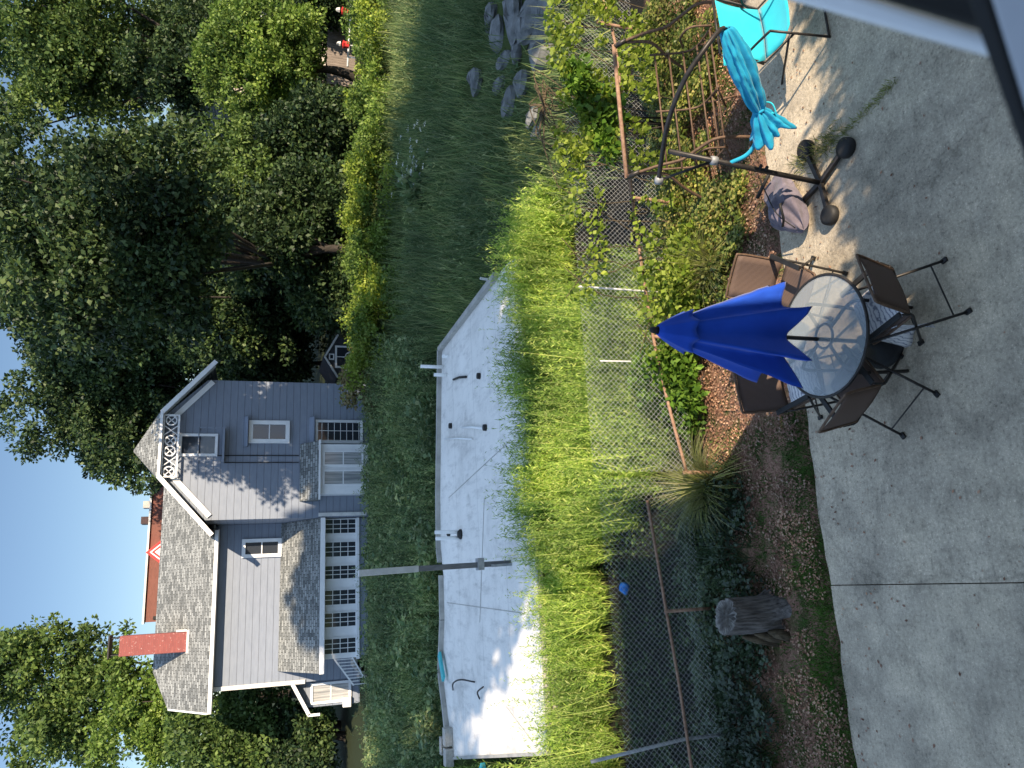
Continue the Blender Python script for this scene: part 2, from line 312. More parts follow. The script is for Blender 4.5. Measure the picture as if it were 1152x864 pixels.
    MT['stump_bark'] = noisy('stump_bark', (0.035, 0.032, 0.03), (0.24, 0.22, 0.205), 9, 0.95, 1.0, stretch=(4, 4, 0.45), detail=8)
    MT['stump_wood'] = noisy('bare_stump_wood', (0.07, 0.062, 0.055), (0.30, 0.285, 0.26), 16, 0.9, 0.5, detail=8)
    MT['rot_wood'] = noisy('rotten_wood', (0.03, 0.024, 0.016), (0.15, 0.115, 0.07), 14, 0.95, 0.8, stretch=(3, 3, 0.6))
    MT['rock'] = noisy('grey_rock', (0.08, 0.085, 0.085), (0.21, 0.215, 0.21), 4, 0.95, 0.6)
    MT['boards'] = noisy('weathered_boards', (0.12, 0.10, 0.085), (0.24, 0.20, 0.17), 3, 0.85, 0.3, stretch=(6, 6, 0.5))
    MT['beige'] = noisy('beige_siding', (0.42, 0.37, 0.30), (0.52, 0.47, 0.39), 3)
    MT['shed_dark'] = noisy('dark_shed_boards', (0.03, 0.033, 0.04), (0.06, 0.062, 0.07), 5)
    MT['red'] = noisy('red_paint', (0.50, 0.03, 0.03), (0.62, 0.05, 0.045), 6, 0.5, 0.05)
    MT['orange'] = noisy('ochre_brick', (0.42, 0.20, 0.05), (0.55, 0.28, 0.08), 6)
    MT['teal_pipe'] = noisy('turquoise_board', (0.04, 0.36, 0.40), (0.07, 0.46, 0.48), 5, 0.5, 0.05)
    MT['blue_litter'] = noisy('blue_plastic', (0.02, 0.16, 0.55), (0.06, 0.28, 0.7), 9, 0.4, 0.2)
    MT['sash'] = noisy('white_sash_paint', (0.68, 0.69, 0.70), (0.78, 0.78, 0.78), 9, 0.45, 0.05)
    MT['sash_grey'] = noisy('grey_sill_paint', (0.40, 0.42, 0.46), (0.5, 0.52, 0.56), 9, 0.5, 0.05)
    # leaves
    MT['lf_dark'] = leafmat('dark_leaves', [(0.010, 0.026, 0.012), (0.026, 0.052, 0.018), (0.05, 0.088, 0.028), (0.095, 0.135, 0.05)], 0.22, patch=0.3)  # dark tone also stands in for shade under and between far crowns
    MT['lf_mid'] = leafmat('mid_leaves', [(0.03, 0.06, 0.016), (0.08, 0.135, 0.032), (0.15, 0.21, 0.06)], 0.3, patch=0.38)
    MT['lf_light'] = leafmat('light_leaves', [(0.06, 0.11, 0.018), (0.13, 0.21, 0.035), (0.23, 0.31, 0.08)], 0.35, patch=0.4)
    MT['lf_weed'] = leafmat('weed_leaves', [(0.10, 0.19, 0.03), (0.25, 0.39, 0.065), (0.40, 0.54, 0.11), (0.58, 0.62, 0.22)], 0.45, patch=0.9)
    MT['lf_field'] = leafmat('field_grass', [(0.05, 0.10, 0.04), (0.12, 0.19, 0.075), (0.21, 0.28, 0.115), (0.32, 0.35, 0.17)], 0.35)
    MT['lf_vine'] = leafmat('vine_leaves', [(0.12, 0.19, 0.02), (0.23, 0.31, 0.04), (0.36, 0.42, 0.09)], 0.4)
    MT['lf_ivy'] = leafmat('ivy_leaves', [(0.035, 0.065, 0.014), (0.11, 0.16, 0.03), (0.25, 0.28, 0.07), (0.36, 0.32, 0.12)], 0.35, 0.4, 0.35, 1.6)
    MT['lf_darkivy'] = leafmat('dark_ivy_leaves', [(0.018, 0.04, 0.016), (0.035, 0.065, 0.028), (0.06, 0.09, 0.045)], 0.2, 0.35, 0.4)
    MT['lf_bush'] = leafmat('bush_leaves', [(0.05, 0.11, 0.014), (0.10, 0.20, 0.022), (0.17, 0.28, 0.04)], 0.35)
    MT['lf_straw'] = leafmat('straw_blades', [(0.16, 0.20, 0.04), (0.26, 0.28, 0.08), (0.42, 0.38, 0.20)], 0.35)
    MT['lf_dry'] = leafmat('dry_leaves', [(0.13, 0.10, 0.045), (0.26, 0.20, 0.10), (0.16, 0.19, 0.05), (0.36, 0.29, 0.17)], 0.3)
    MT['lf_litter'] = leafmat('leaf_litter', [(0.13, 0.065, 0.045), (0.27, 0.145, 0.10), (0.36, 0.21, 0.15), (0.46, 0.33, 0.24)], 0.1, 0.9, 0.1)
    MT['lf_lawn'] = leafmat('short_grass', [(0.045, 0.11, 0.02), (0.08, 0.17, 0.03), (0.12, 0.22, 0.05)], 0.3)
    MT['lf_flower'] = leafmat('white_flowers', [(0.7, 0.7, 0.66), (0.8, 0.8, 0.78)], 0.2)
_mk()

# ------------------------------------------------------------------ foliage helpers (numpy)
def unit(a): return a / (np.linalg.norm(a, axis=1, keepdims=True) + 1e-9)
def rand_dirs(n): return unit(rng.normal(size=(n, 3)))
def blades(P, D, Wd, L, fold=0.15):
    """one diamond-shaped leaf per row: base P, direction D, side vector Wd (with width), length L"""
    L = np.asarray(L).reshape(-1, 1); N = np.cross(D, Wd)
    V = np.empty((len(P), 4, 3)); V[:, 0] = P; V[:, 1] = P + D * L * 0.45 + Wd * 0.5 - N * fold; V[:, 2] = P + D * L - N * fold * 2; V[:, 3] = P + D * L * 0.45 - Wd * 0.5 - N * fold
    return V.reshape(-1, 3)
def quadmesh(name, V, mat_, parent=None):
    off = WL[parent.name] if parent is not None else np.zeros(3)
    V = (V - off).astype(np.float32); n = len(V) // 4
    me = bpy.data.meshes.new(name); me.vertices.add(len(V)); me.vertices.foreach_set('co', V.ravel())
    me.loops.add(n * 4); me.loops.foreach_set('vertex_index', np.arange(n * 4, dtype=np.int32))
    me.polygons.add(n); me.polygons.foreach_set('loop_start', np.arange(0, n * 4, 4, dtype=np.int32)); me.polygons.foreach_set('loop_total', np.full(n, 4, dtype=np.int32))
    me.update(); me.validate()
    return link_mesh(name, me, mat_, parent)
def side(D, w):
    a = np.cross(D, rand_dirs(len(D))); return unit(a) * np.asarray(w).reshape(-1, 1)
def leaf_blob(centers, radii, per, size, up=0.25, out=0.8):
    """leaves scattered in clumps: centers (n,3), radii (n,3)"""
    n = len(centers); C = np.repeat(centers, per, 0); Rr = np.repeat(radii, per, 0)
    d = rand_dirs(n * per); r = rng.random((n * per, 1)) ** 0.45
    P = C + d * Rr * r
    D = unit(d * out + rand_dirs(n * per) * 0.8 + np.array([0, 0, up - 0.35]))
    L = size * (0.6 + 0.8 * rng.random(n * per)); return blades(P, D, side(D, L * 0.62), L, size * 0.12)
def lobe_clumps(lobes, n, rad, tight=False):
    lo = np.array(lobes, float); vol = (lo[:, 3] * lo[:, 4] * lo[:, 5]) ** 0.67; idx = rng.choice(len(lo), n, p=vol / vol.sum())
    d = rand_dirs(n); d[:, 2] = np.where(d[:, 2] < -0.35, -d[:, 2] * 0.6, d[:, 2]); d = unit(d)
    r = (0.80 + 0.30 * rng.random((n, 1))) if tight else (0.62 + 0.42 * rng.random((n, 1))); c = lo[idx, :3] + d * lo[idx, 3:6] * r
    s = rad * (0.6 + 0.9 * rng.random((n, 1))); return c, np.hstack([s, s, s * 0.75])
def lumps(x, y, k=1.0):
    return 0.5 + 0.25 * np.sin(1.7 * k * x + 0.6) * np.cos(1.3 * k * y + 1.1) + 0.25 * np.sin(3.9 * k * x + 2.1 * k * y) * np.cos(2.7 * k * y - 1.9 * k * x)
GY = np.array([-50, 6.60, 6.75, 8.3, 9.3, 13, 17, 22, 27, 32, 60, 2000.]); GZ = np.array([-.08, -.08, .02, .05, -.06, 0, .25, .6, .95, 1.2, 1.6, 1.6])
def gz(x, y): return np.interp(y, GY, GZ)

def tree(name, label, base, lobes, leafmat_, clumps, per, size, rad, trunk_r=0.25, group=None):
    t = thing(name, label, 'tree', base, group)
    mb = MB(); b = np.array(base, float); lo = np.array(lobes, float); top = lo[:, :3].mean(0)
    knee = b + (top - b) * 0.45 + np.array([0.3, 0.1, 0])
    mb.tube(smooth_path([b - [0, 0, .2], b + (knee - b) * 0.5 + [0.1, -0.1, 0], knee, top], 4), list(np.linspace(trunk_r, trunk_r * 0.35, 13)), 8)
    for L in lobes[:7]:
        e = np.array(L[:3]); m = (knee + e) / 2 + np.array([0, 0, -0.3 * L[5] * 0.3]); mb.tube(smooth_path([knee - [0, 0, .1], m, e], 4), list(np.linspace(trunk_r * 0.34, trunk_r * 0.08, 9)), 6)
    mb.build('trunk', MT['bark'], t, smooth=True)
    zr_ = lo[:, 2].max() - lo[:, 2].min(); mr = lo[:, 3:6].mean(0); lobes = list(lobes) + [(top[0] + a_, top[1] + b_, top[2] - zr_ * c_, *(mr * 1.15)) for a_, b_, c_ in ((0, 0, 0), (mr[0], -mr[0], .15), (-mr[0], -.8 * mr[0], .2), (0, -mr[0] * 1.2, .42), (mr[0] * .9, -.6 * mr[0], .5), (-mr[0] * .9, -.6 * mr[0], .48))]
    c, s = lobe_clumps(lobes, int(clumps * .80), rad * .72, True)
    quadmesh('crown', leaf_blob(c, s, int(per * 1.45), size * .92), leafmat_, t)
    return t
def shrub(name, label, cat, base, lobes, leafmat_, clumps, per, size, rad, group=None, stems=6):
    t = thing(name, label, cat, base, group); mb = MB(); b = np.array(base, float)
    for L in (lobes * 6)[:stems]:
        e = np.array(L[:3]) + rng.normal(size=3) * 0.1; mb.tube([b + rng.normal(size=3) * [.08, .08, 0] - [0, 0, .05], (b + e) / 2 + rng.normal(size=3) * .05, e], [0.018, 0.012, 0.006], 5)
    mb.build('stem', MT['bark'], t, smooth=True)
    c, s = lobe_clumps(lobes, clumps, rad); quadmesh('foliage', leaf_blob(c, s, per, size), leafmat_, t); return t
def cover(n, xr, yr, h, size, mask=None, up=1.0, k=1.0):
    x = rng.uniform(*xr, n); y = rng.uniform(*yr, n)
    if mask is not None:
        q = mask(x, y); x, y = x[q], y[q]
    z = gz(x, y) + 0.02 + h * lumps(x, y, k) * rng.random(len(x)) ** 0.5
    P = np.stack([x, y, z], 1); D = rand_dirs(len(x)); D[:, 2] = D[:, 2] * 0.35 + 0.12; D = unit(D)
    L = size * (0.55 + 0.9 * rng.random(len(x))); a = np.cross(np.tile([0, 0, 1.], (len(x), 1)) + rand_dirs(len(x)) * 0.6, D); return blades(P, D, unit(a) * (L * 0.75)[:, None], L, size * 0.1)
def grass(n, xr, yr, hmin, hmax, w, mask=None, lean=0.35, k=1.0):
    x = rng.uniform(*xr, n); y = rng.uniform(*yr, n)
    if mask is not None:
        q = mask(x, y); x, y = x[q], y[q]
    n = len(x); P = np.stack([x, y, gz(x, y) - 0.02], 1); D = rng.normal(size=(n, 3)) * lean; D[:, 2] = 1; D = unit(D)
    L = (hmin + (hmax - hmin) * rng.random(n)) * (0.55 + 0.9 * lumps(x, y, k)); return blades(P, D, side(D, np.full(n, w)), L, 0.004)
def stalks(n, xr, yr, hmin, hmax, leaves, ll, lw, mask=None, k=0.8):
    x = rng.uniform(*xr, n); y = rng.uniform(*yr, n)
    if mask is not None:
        q = mask(x, y); x, y = x[q], y[q]
    n = len(x); B = np.stack([x, y, gz(x, y) - 0.05], 1); H = (hmin + (hmax - hmin) * rng.random(n)) * (0.72 + 0.5 * lumps(x, y, k))
    A = rng.normal(size=(n, 3)) * 0.15; A[:, 2] = 1; A = unit(A)
    out = [blades(B, A, side(A, np.full(n, 0.014)), H, 0.0)]
    t = np.tile(np.linspace(0.22, 1.0, leaves), n) + rng.normal(size=n * leaves) * 0.02
    P = np.repeat(B, leaves, 0) + np.repeat(A * H[:, None], leaves, 0) * t[:, None]
    D = rand_dirs(n * leaves); D[:, 2] = 0.55 + 0.5 * rng.random(n * leaves); D = unit(D)
    L = ll * (0.5 + 0.8 * rng.random(n * leaves)) * (1.25 - 0.6 * t); out.append(blades(P, D, side(D, lw * (0.6 + 0.8 * rng.random(n * leaves))), L, 0.006))
    return np.vstack(out)

# ------------------------------------------------------------------ setting
def build_ground():
    xs = np.unique(np.concatenate([np.linspace(-400, -12, 14), np.linspace(-12, 30, 85), np.linspace(30, 400, 14)]))
    ys = np.unique(np.concatenate([np.linspace(-60, 6.5, 12), [6.60, 6.66, 6.75], np.linspace(6.8, 34, 110), np.linspace(34, 900, 24)]))
    X, Y = np.meshgrid(xs, ys); Z = gz(X, Y) + np.where((Y > 6.8) & (Y < 60), 0.05 * (lumps(X, Y, 1.4) - 0.5), 0)
    inb = (X > -4.3) & (X < 6.3) & (Y > 13) & (Y < 20.5)
    Z = np.where(inb, -0.6, Z)
    nx, ny = len(xs), len(ys); me = bpy.data.meshes.new('ground')
    me.from_pydata(np.stack([X, Y, Z], -1).reshape(-1, 3).tolist(), [], [(j*nx+i, j*nx+i+1, (j+1)*nx+i+1, (j+1)*nx+i) for j in range(ny-1) for i in range(nx-1)])
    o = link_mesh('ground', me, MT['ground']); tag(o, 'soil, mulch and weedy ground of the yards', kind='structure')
    for p in me.polygons: p.use_smooth = True
build_ground()

def patio():
    # slabs meet in open joints; the rear edge is ragged
    mb = MB(); rear = 6.65; g = 0.009
    cols = [(-14, -8.3), (-8.3, -4.3), (-4.3, -0.22), (-0.22, 9.5)]
    for i, (a, b) in enumerate(cols):
        splits = [-0.3, 1.2, rear] if i < 3 else ([-0.3, 1.2, rear])
        for y0, y1 in zip(splits[:-1], splits[1:]):
            dz = 0.0 if i != 3 else -0.006
            n = 70 if i == 3 else 30; top = []
            for k in range(n + 1):
                x = a + g/2 + (b - a - g) * k / n
                top.append((x, y1 - g/2 + (0.035 * (math.sin(3.1*x) * 0.5 + math.sin(11*x+1) * 0.3 + random.uniform(-.35, .35)) if y1 == rear else 0), dz))
            pts = [(a + g/2, y0 + g/2, dz), (b - g/2, y0 + g/2, dz)] + top[::-1]
            mb.prism(pts, (0, 0, -0.14))
    o = mb.build('patio', MT['concrete']); tag(o, 'stained concrete patio slabs', kind='structure')
patio()

# ------------------------------------------------------------------ the viewer's own house (shades the yard; its open sash is in view)
def viewer_house():
    t = thing('house', 'viewer\'s house with a white open window sash, blurred at the corner of the view', 'house', (0, -4, 0))
    MB().box((-9, -8, -0.1), (4.5, -0.55, 7.25)).build('wall', MT['beige'], t)
    MB().prism([(-9.5, -0.1, 7.27), (-9.5, -4.3, 9.2), (-9.5, -8.5, 7.27)], (14.4, 0, 0)).build('roof', MT['shingle'], t)
    MB().box((4.51, -6, -0.1), (8.3, -0.1, 3.35)).build('side_wing', MT['beige'], t)
    MB().box((4.6, -2.6, 3.352), (5.55, -0.4, 3.62)).build('roof_box', MT['white'], t)
    r = MB().box((5.85, -0.2, 3.80), (6.85, -0.12, 3.86)).build('handrail', MT['white'], t)
    for k in range(6):
        x = 5.95 + k * 0.15; MB().box((x, -0.18, 3.35), (x + 0.05, -0.14, 3.798)).build('baluster', MT['white'], t)
    n = 5200; x = rng.uniform(4.6, 8.4, n); z = 3.05 + .58 * rng.random(n) ** 1.5 * (.35 + lumps(x * 1.5, x * 0, 1.6)); P = np.stack([x, -.25 + .3 * rng.random(n), z], 1); D = rand_dirs(n); L = .10 * (.5 + .9 * rng.random(n))
    quadmesh('wall_vine', blades(P, D, side(D, L * .7), L, .01), MT['lf_mid'], t)  # unseen leaves added along the wing top to dapple the patio shade
    def bar(name, pts, y, th, m):
        P = [az(px, py, y) for px, py in pts]; return MB().prism(P, (0, 0, -th)).build(name, m, t, bevel=0.004)
    bar('sash_frame', [(760, -36), (868, -36), (1114, 40), (1127, 69)], 5.13, 0.02, MT['sash'])
    bar('gasket', [(868, -38), (1180, -38), (1185, 170), (1110, 36)], 5.09, 0.01, MT['black'])  # black sheet standing in for the dark gap behind the sash
    bar('sill', [(1108, -12), (1320, -12), (1320, 560), (1298, 560), (1152, 128)], 5.15, 0.02, MT['sash_grey'])
    bar('sill_seal', [(1082, -14), (1110, -14), (1154, 130), (1300, 562), (1290, 575), (1140, 150)], 5.142, 0.012, MT['black'])
viewer_house()

# ------------------------------------------------------------------ blue-grey house
def window(parent, x0, x1, z0, z1, y, rows=2, cols=1, fw=0.09, dep=0.08, glass='glass', label=None, mull=0.04):
    mb = MB()
    mb.box((x0, y - dep, z0), (x0 + fw, y, z1)); mb.box((x1 - fw, y - dep, z0), (x1, y, z1))
    mb.box((x0 + fw, y - dep, z1 - fw), (x1 - fw, y, z1)); mb.box((x0 + fw, y - dep - 0.03, z0), (x1 - fw, y, z0 + fw))
    a0, a1, b0, b1 = x0 + fw, x1 - fw, z0 + fw, z1 - fw
    for k in range(1, rows):
        z = b0 + (b1 - b0) * k / rows; mb.box((a0, y - dep * .7, z - mull/2), (a1, y - 0.002, z + mull/2))
    for k in range(1, cols):
        x = a0 + (a1 - a0) * k / cols; mb.box((x - mull/2, y - dep * .7 + .003, b0), (x + mull/2, y - 0.003, b1))
    w = mb.build('window', MT['white'], parent, label=label)
    MB().box((a0, y - 0.03, b0), (a1, y - 0.004, b1)).build('pane', MT[glass], w)
    return w

def blue_house():
    G = 1.0
    t = thing('house', 'blue-grey two-storey house with a front gable, sunroom and shingled roofs', 'house', (2.5, 34, G))
    # walls
    wl_ = MB().prism([(2.8, 32, G), (8.36, 32, G), (8.36, 32, 7.55), (6.9, 32, 9.05), (4.45, 32, 9.05), (2.8, 32, 7.45)], (0, 8, 0)).build('wall', MT['siding'], t)
    MB().prism([(-3.6, 34.3, G), (-3.6, 40.5, G), (-3.6, 40.5, 7.1), (-3.6, 37.4, 9.2), (-3.6, 34.3, 7.1)], (6.39, 0, 0)).build('wall', MT['siding'], t)
    # main roof over the left wing
    rm = MB()
    rm.add([(-4.35, 33.85, 7.15), (2.75, 33.85, 7.15), (5.6, 37.2, 9.47), (-2.95, 37.2, 9.47), (-4.35, 36.1, 8.72)], [(0, 1, 2, 3, 4)])
    rm.add([(-4.35, 40.55, 7.15), (5.6, 40.55, 7.15), (5.6, 37.2, 9.47), (-2.95, 37.2, 9.47), (-4.35, 38.3, 8.72)], [(0, 1, 2, 3, 4)])
    rm.add([(-4.35, 36.1, 8.72), (-2.95, 37.2, 9.47), (-4.35, 38.3, 8.72)], [(0, 1, 2)])
    roof = rm.build('roof', MT['shingle'], t, solid=0.09)
    # gutter, fascia and soffit of the left eave
    MB().box((-4.4, 33.74, 7.0), (2.55, 33.86, 7.14)).build('gutter', MT['white'], roof)
    MB().box((-4.3, 33.88, 6.98), (2.6, 34.28, 7.03)).build('soffit', MT['old_white'], roof)
    MB().beam((-4.38, 33.80, 7.12), (-4.38, 36.1, 8.68), 0.06, 0.16).beam((-4.38, 36.1, 8.68), (-2.98, 37.22, 9.44), 0.06, 0.12).build('rake_board', MT['white'], roof)
    # gable roof with a clipped front
    rg = MB()
    rg.add([(2.25, 31.6, 7.22), (4.47, 31.6, 9.17), (5.65, 33.0, 10.2), (5.65, 40.2, 10.2), (2.25, 40.2, 7.22)], [(0, 1, 2, 3, 4)])
    rg.add([(8.98, 31.6, 7.34), (6.9, 31.6, 9.17), (5.65, 33.0, 10.2), (5.65, 40.2, 10.2), (8.98, 40.2, 7.34)], [(0, 1, 2, 3, 4)])
    g2 = rg.build('roof', MT['shingle_side'], t, solid=0.09)
    MB().add([(4.47, 31.6, 9.17), (6.9, 31.6, 9.17), (5.65, 33.0, 10.2)], [(0, 1, 2)]).build('hip_face', MT['shingle'], g2, solid=0.07)
    rk = MB(); y = 31.55
    rk.beam((2.2, y, 7.14), (4.45, y, 9.12), 0.07, 0.17); rk.beam((9.03, y, 7.26), (6.92, y, 9.12), 0.07, 0.17); rk.beam((4.42, y - .01, 9.12), (6.95, y - .01, 9.12), 0.07, 0.1)
    rk.build('rake_board', MT['white'], g2)
    for q in ([(2.35, 31.6, 7.2), (4.5, 31.6, 9.08), (4.5, 31.99, 9.08), (2.35, 31.99, 7.2)], [(8.9, 31.6, 7.3), (6.88, 31.6, 9.08), (6.88, 31.99, 9.08), (8.9, 31.99, 7.3)]): MB().add(q, [(0, 1, 2, 3)]).build('soffit', MT['old_white'], g2, solid=0.02)
    for p, q in (((2.95, 31.96, 7.28), (4.55, 31.96, 8.72)), ((8.28, 31.96, 7.36), (6.8, 31.96, 8.72))): MB().beam(p, q, 0.06, 0.2).build('frieze_board', MT['white'], g2)
    # lattice of wheels and crosses in the gable
    z0, z1 = 8.55, 9.02; zc = (z0 + z1) / 2; yy = 31.72; lt = MB()
    lt.box((4.42, yy - .03, z0 - .07), (6.86, yy + .03, z0)); lt.box((4.42, yy - .03, z1), (6.86, yy + .03, z1 + .05))
    kinds = ['o', 'x', 'o', 'o', 'x', 'o']
    for i, k in enumerate(kinds):
        c = 4.64 + i * 0.4; 
        if k == 'o':
            ring = [(c + .19 * math.cos(a), yy, zc + .19 * math.sin(a)) for a in np.linspace(0, 2 * math.pi, 17)]; lt.tube(ring, 0.03, 5, False)
            for a in (R(45), R(135)): lt.beam((c + .18*math.cos(a), yy, zc + .18*math.sin(a)), (c - .18*math.cos(a), yy, zc - .18*math.sin(a)), .03, .04, (0, 1, 0))
        else:
            lt.beam((c - .18, yy, z0), (c + .18, yy, z1), .03, .05, (0, 1, 0)); lt.beam((c - .18, yy + .004, z1), (c + .18, yy + .004, z0), .03, .05, (0, 1, 0))
    for x in (4.42, 6.82): lt.box((x, yy - .035, z0), (x + .05, yy + .035, z1))
    lt.build('gable_lattice', MT['white'], t)
    # gable windows
    window(t, 5.27, 6.16, 7.09, 8.5, 32, 2, 1, .1)
    cg = MB()
    for (x0, z0_, x1, z1_) in ((5.02, 6.82, 6.35, 6.9), (5.02, 7.75, 6.35, 7.79)): cg.box((x0, 31.55, z0_), (x1, 31.6, z1_))
    for x in (5.02, 6.31): cg.box((x, 31.55, 6.9), (x + .04, 31.6, 7.75)); cg.box((x, 31.6, 7.75), (x + .04, 32, 7.79))
    cg.box((5.02, 31.6, 6.82), (6.35, 31.99, 6.88))
    cg.build('window_guard', MT['siding'], t)
    window(t, 5.8, 6.72, 4.38, 5.95, 32, 2, 1, .16, .1)
    MB().prism([(5.66, 31.7, 5.98), (5.66, 32, 5.98), (5.66, 32, 6.16)], (1.2, 0, 0)).build('window_hood', MT['siding'], t)
    window(t, 5.8, 6.78, 1.45, 3.36, 32, 1, 1, .1, .1)
    bars = MB()
    for k in range(7): z = 1.6 + k * .25; bars.box((5.86, 31.86, z), (6.72, 31.88, z + .02))
    for x in (5.9, 6.3, 6.68): bars.box((x, 31.84, 1.42), (x + .02, 31.86, 3.3))
    bars.build('window_grille', MT['white'], t)
    MB().prism([(5.68, 31.65, 3.42), (5.68, 32, 3.42), (5.68, 32, 3.6)], (1.2, 0, 0)).build('window_hood', MT['siding'], t)
    # bay with its own little roof
    bay = MB().box((3.66, 31.35, 1.25), (5.66, 32, 3.22)).build('bay', MT['white'], t, bevel=.01)
    MB().prism([(3.45, 31.15, 3.25), (3.45, 32, 3.95), (3.45, 32, 3.25)], (2.32, 0, 0)).build('roof', MT['shingle'], bay)
    MB().box((3.42, 31.1, 3.2), (5.8, 31.16, 3.27)).build('fascia', MT['white'], bay)
    window(t, 3.98, 4.62, 1.5, 3.1, 31.345, 2, 1, .07, .05, 'curtain_glass'); window(t, 4.76, 5.40, 1.5, 3.1, 31.345, 2, 1, .07, .05, 'curtain_glass')
    cb = MB(); cb.tube([(5.3, 31.97, 7.1), (5.3, 31.97, 4.0)], .02, 6); cb.tube([(5.02, 31.97, 6.85), (5.02, 31.97, 4.0)], .02, 6); cb.build('conduit', MT['black'], t)
    MB().box((2.84, 31.93, 1.3), (2.98, 31.995, 3.2)).build('downspout', MT['old_white'], t)
    # left wing window and corner boards
    window(t, 1.42, 2.18, 4.53, 6.1, 34.3, 2, 1, .14, .1)
    MB().box((-3.66, 34.24, 3.5), (-3.5, 34.36, 7.0)).build('corner_board', MT['old_white'], t)
    # sunroom
    MB().box((-2.65, 32.3, G), (2.76, 34.28, 1.58)).build('sunroom_base', MT['siding'], t)
    MB().box((-2.65, 32.45, 1.6), (2.76, 34.28, 3.02)).build('sunroom_wall', MT['white'], t)
    MB().box((-2.7, 32.22, 1.56), (2.78, 32.46, 1.66)).build('sunroom_sill', MT['white'], t)
    pr = MB().add([(-3.1, 31.95, 3.08), (2.78, 31.95, 3.08), (2.78, 34.29, 4.52), (-3.1, 34.29, 4.52)], [(0, 1, 2, 3)]).build('sunroom_roof', MT['shingle'], t, solid=.1)
    MB().box((-3.12, 31.86, 2.94), (2.78, 31.96, 3.12)).build('gutter', MT['white'], pr)
    MB().box((-3.1, 31.97, 2.93), (2.75, 32.44, 2.96)).build('soffit', MT['white'], pr)
    for a, b in ((583.6, 600.8), (609, 627), (635.6, 652), (663, 681), (688.6, 706), (717.5, 736)):
        x1 = ay(380, a, 32.4)[0]; x0 = ay(380, b, 32.4)[0]
        window(t, x0, x1, 1.66, 2.92, 32.44, 4, 3, .035, .07, 'glass', mull=.025)
    # lean-to annex, stair and rail
    MB().prism([(-4.65, 34.8, G), (-3.61, 34.8, G), (-3.61, 34.8, 4.0), (-4.65, 34.8, 3.45)], (0, 4, 0)).build('annex_wall', MT['siding'], t)
    ar = MB().beam((-3.62, 34.5, 4.02), (-4.85, 34.5, 3.36), .5, .06).beam((-3.62, 36.7, 4.02), (-4.85, 36.7, 3.36), 3.8, .06).build('annex_roof', MT['shingle_side'], t)
    MB().beam((-3.62, 34.22, 4.0), (-4.87, 34.22, 3.32), .05, .14).beam((-4.87, 34.22, 3.36), (-4.87, 34.22, 2.9), .05, .1).build('rake_board', MT['white'], ar)
    window(t, -4.55, -3.72, 1.6, 3.25, 34.8, 2, 1, .1, .08, 'curtain_glass')
    MB().box((-4.75, 34.55, 1.62), (-4.35, 34.8, 1.95)).build('air_conditioner', MT['old_white'], t, bevel=.01)
    st = MB()
    for k in range(5): st.box((-3.05 - k * .16, 32.6, G), (-2.67 - k * .16 + .12, 33.6, 1.75 - k * .15))
    st.build('step', MT['block'], t)
    ra = MB(); ra.beam((-2.66, 32.55, 2.5), (-3.7, 32.55, 1.75), .05, .06); ra.beam((-2.66, 32.55, 1.8), (-3.7, 32.55, 1.2), .04, .05)
    for k in range(9): x = -2.7 - k * .12; ra.box((x - .02, 32.535, 1.75 - k * .07), (x + .01, 32.565, 2.48 - k * .085))
    ra.build('stair_rail', MT['white'], t)
    # chimney
    ch = MB().box((-2.15, 35.1, 7.8), (-1.38, 35.8, 10.55)).build('chimney', MT['brick'], t, bevel=.02)
    MB().box((-2.2, 35.02, 7.9), (-1.3, 35.88, 8.1)).box((-1.36, 35.04, 8.1), (-1.28, 35.8, 8.5)).build('flashing', MT['old_white'], ch)
    cp = MB()
    for x in (-2.1, -1.46):
        for yy2 in (35.15, 35.72): cp.box((x, yy2, 10.55), (x + .03, yy2 + .03, 10.9))
    cp.box((-2.2, 35.05, 10.9), (-1.33, 35.85, 10.95)); cp.build('chimney_cap', MT['dark_metal'], ch)
blue_house()

# ------------------------------------------------------------------ buildings behind
def rear_building():
    Y = 58
    def p(px, py): return ay(px, py, Y)
    x0 = p(166, 700)[0]; x1 = p(166, 470)[0]; zt = p(166, 640)[2]
    t = thing('brick_building', 'red-brick building rising behind the blue-grey house roof, with a red pediment', 'building', (3, Y + 4, 1.6))
    MB().box((x0, Y, 1.6), (x1, Y + 12, zt)).build('wall', MT['rear_brick'], t)
    MB().box((x0 - .1, Y - .15, zt), (x1 + .1, Y + .3, zt + .12)).build('coping', MT['old_white'], t)
    a = p(165, 622); l = p(186, 638); r = p(184, 607); k = MB()
    for s, m, y in ((1.0, 'red', -.3), (0.72, 'white', -.36), (0.58, 'red', -.42), (0.36, 'white', -.48)):
        c = np.array([a[0], 0, l[2] + .3]); P = [c + (np.array([q[0], 0, q[2]]) - c) * s for q in (a, l, r)]
        MB().prism([(q[0], Y + y - .25, q[2]) for q in P], (0, .25 + (0.3 if s == 1 else 0), 0)).build('pediment', MT[m], t)
    q0 = p(156, 588); q1 = p(190, 579); MB().box((q0[0], Y + 1, q1[2]), (q1[0], Y + 2, q0[2])).build('chimney', MT['dark_brick'], t)
    q0 = p(164, 609); q1 = p(176, 601); MB().box((q0[0], Y + .8, q1[2]), (q1[0], Y + 1.6, q0[2])).build('chimney_pot', MT['orange'], t)
    q0 = p(159, 570); q1 = p(176, 562); MB().box((q0[0], Y + .8, q1[2]), (q1[0], Y + 1.6, q0[2])).build('vent_box', MT['trim_grey'], t)
    q0 = p(172, 697); q1 = p(177, 693); MB().box((q0[0], Y - .12, q1[2]), (q1[0], Y + .1, q0[2])).build('vent', MT['black'], t)
rear_building()
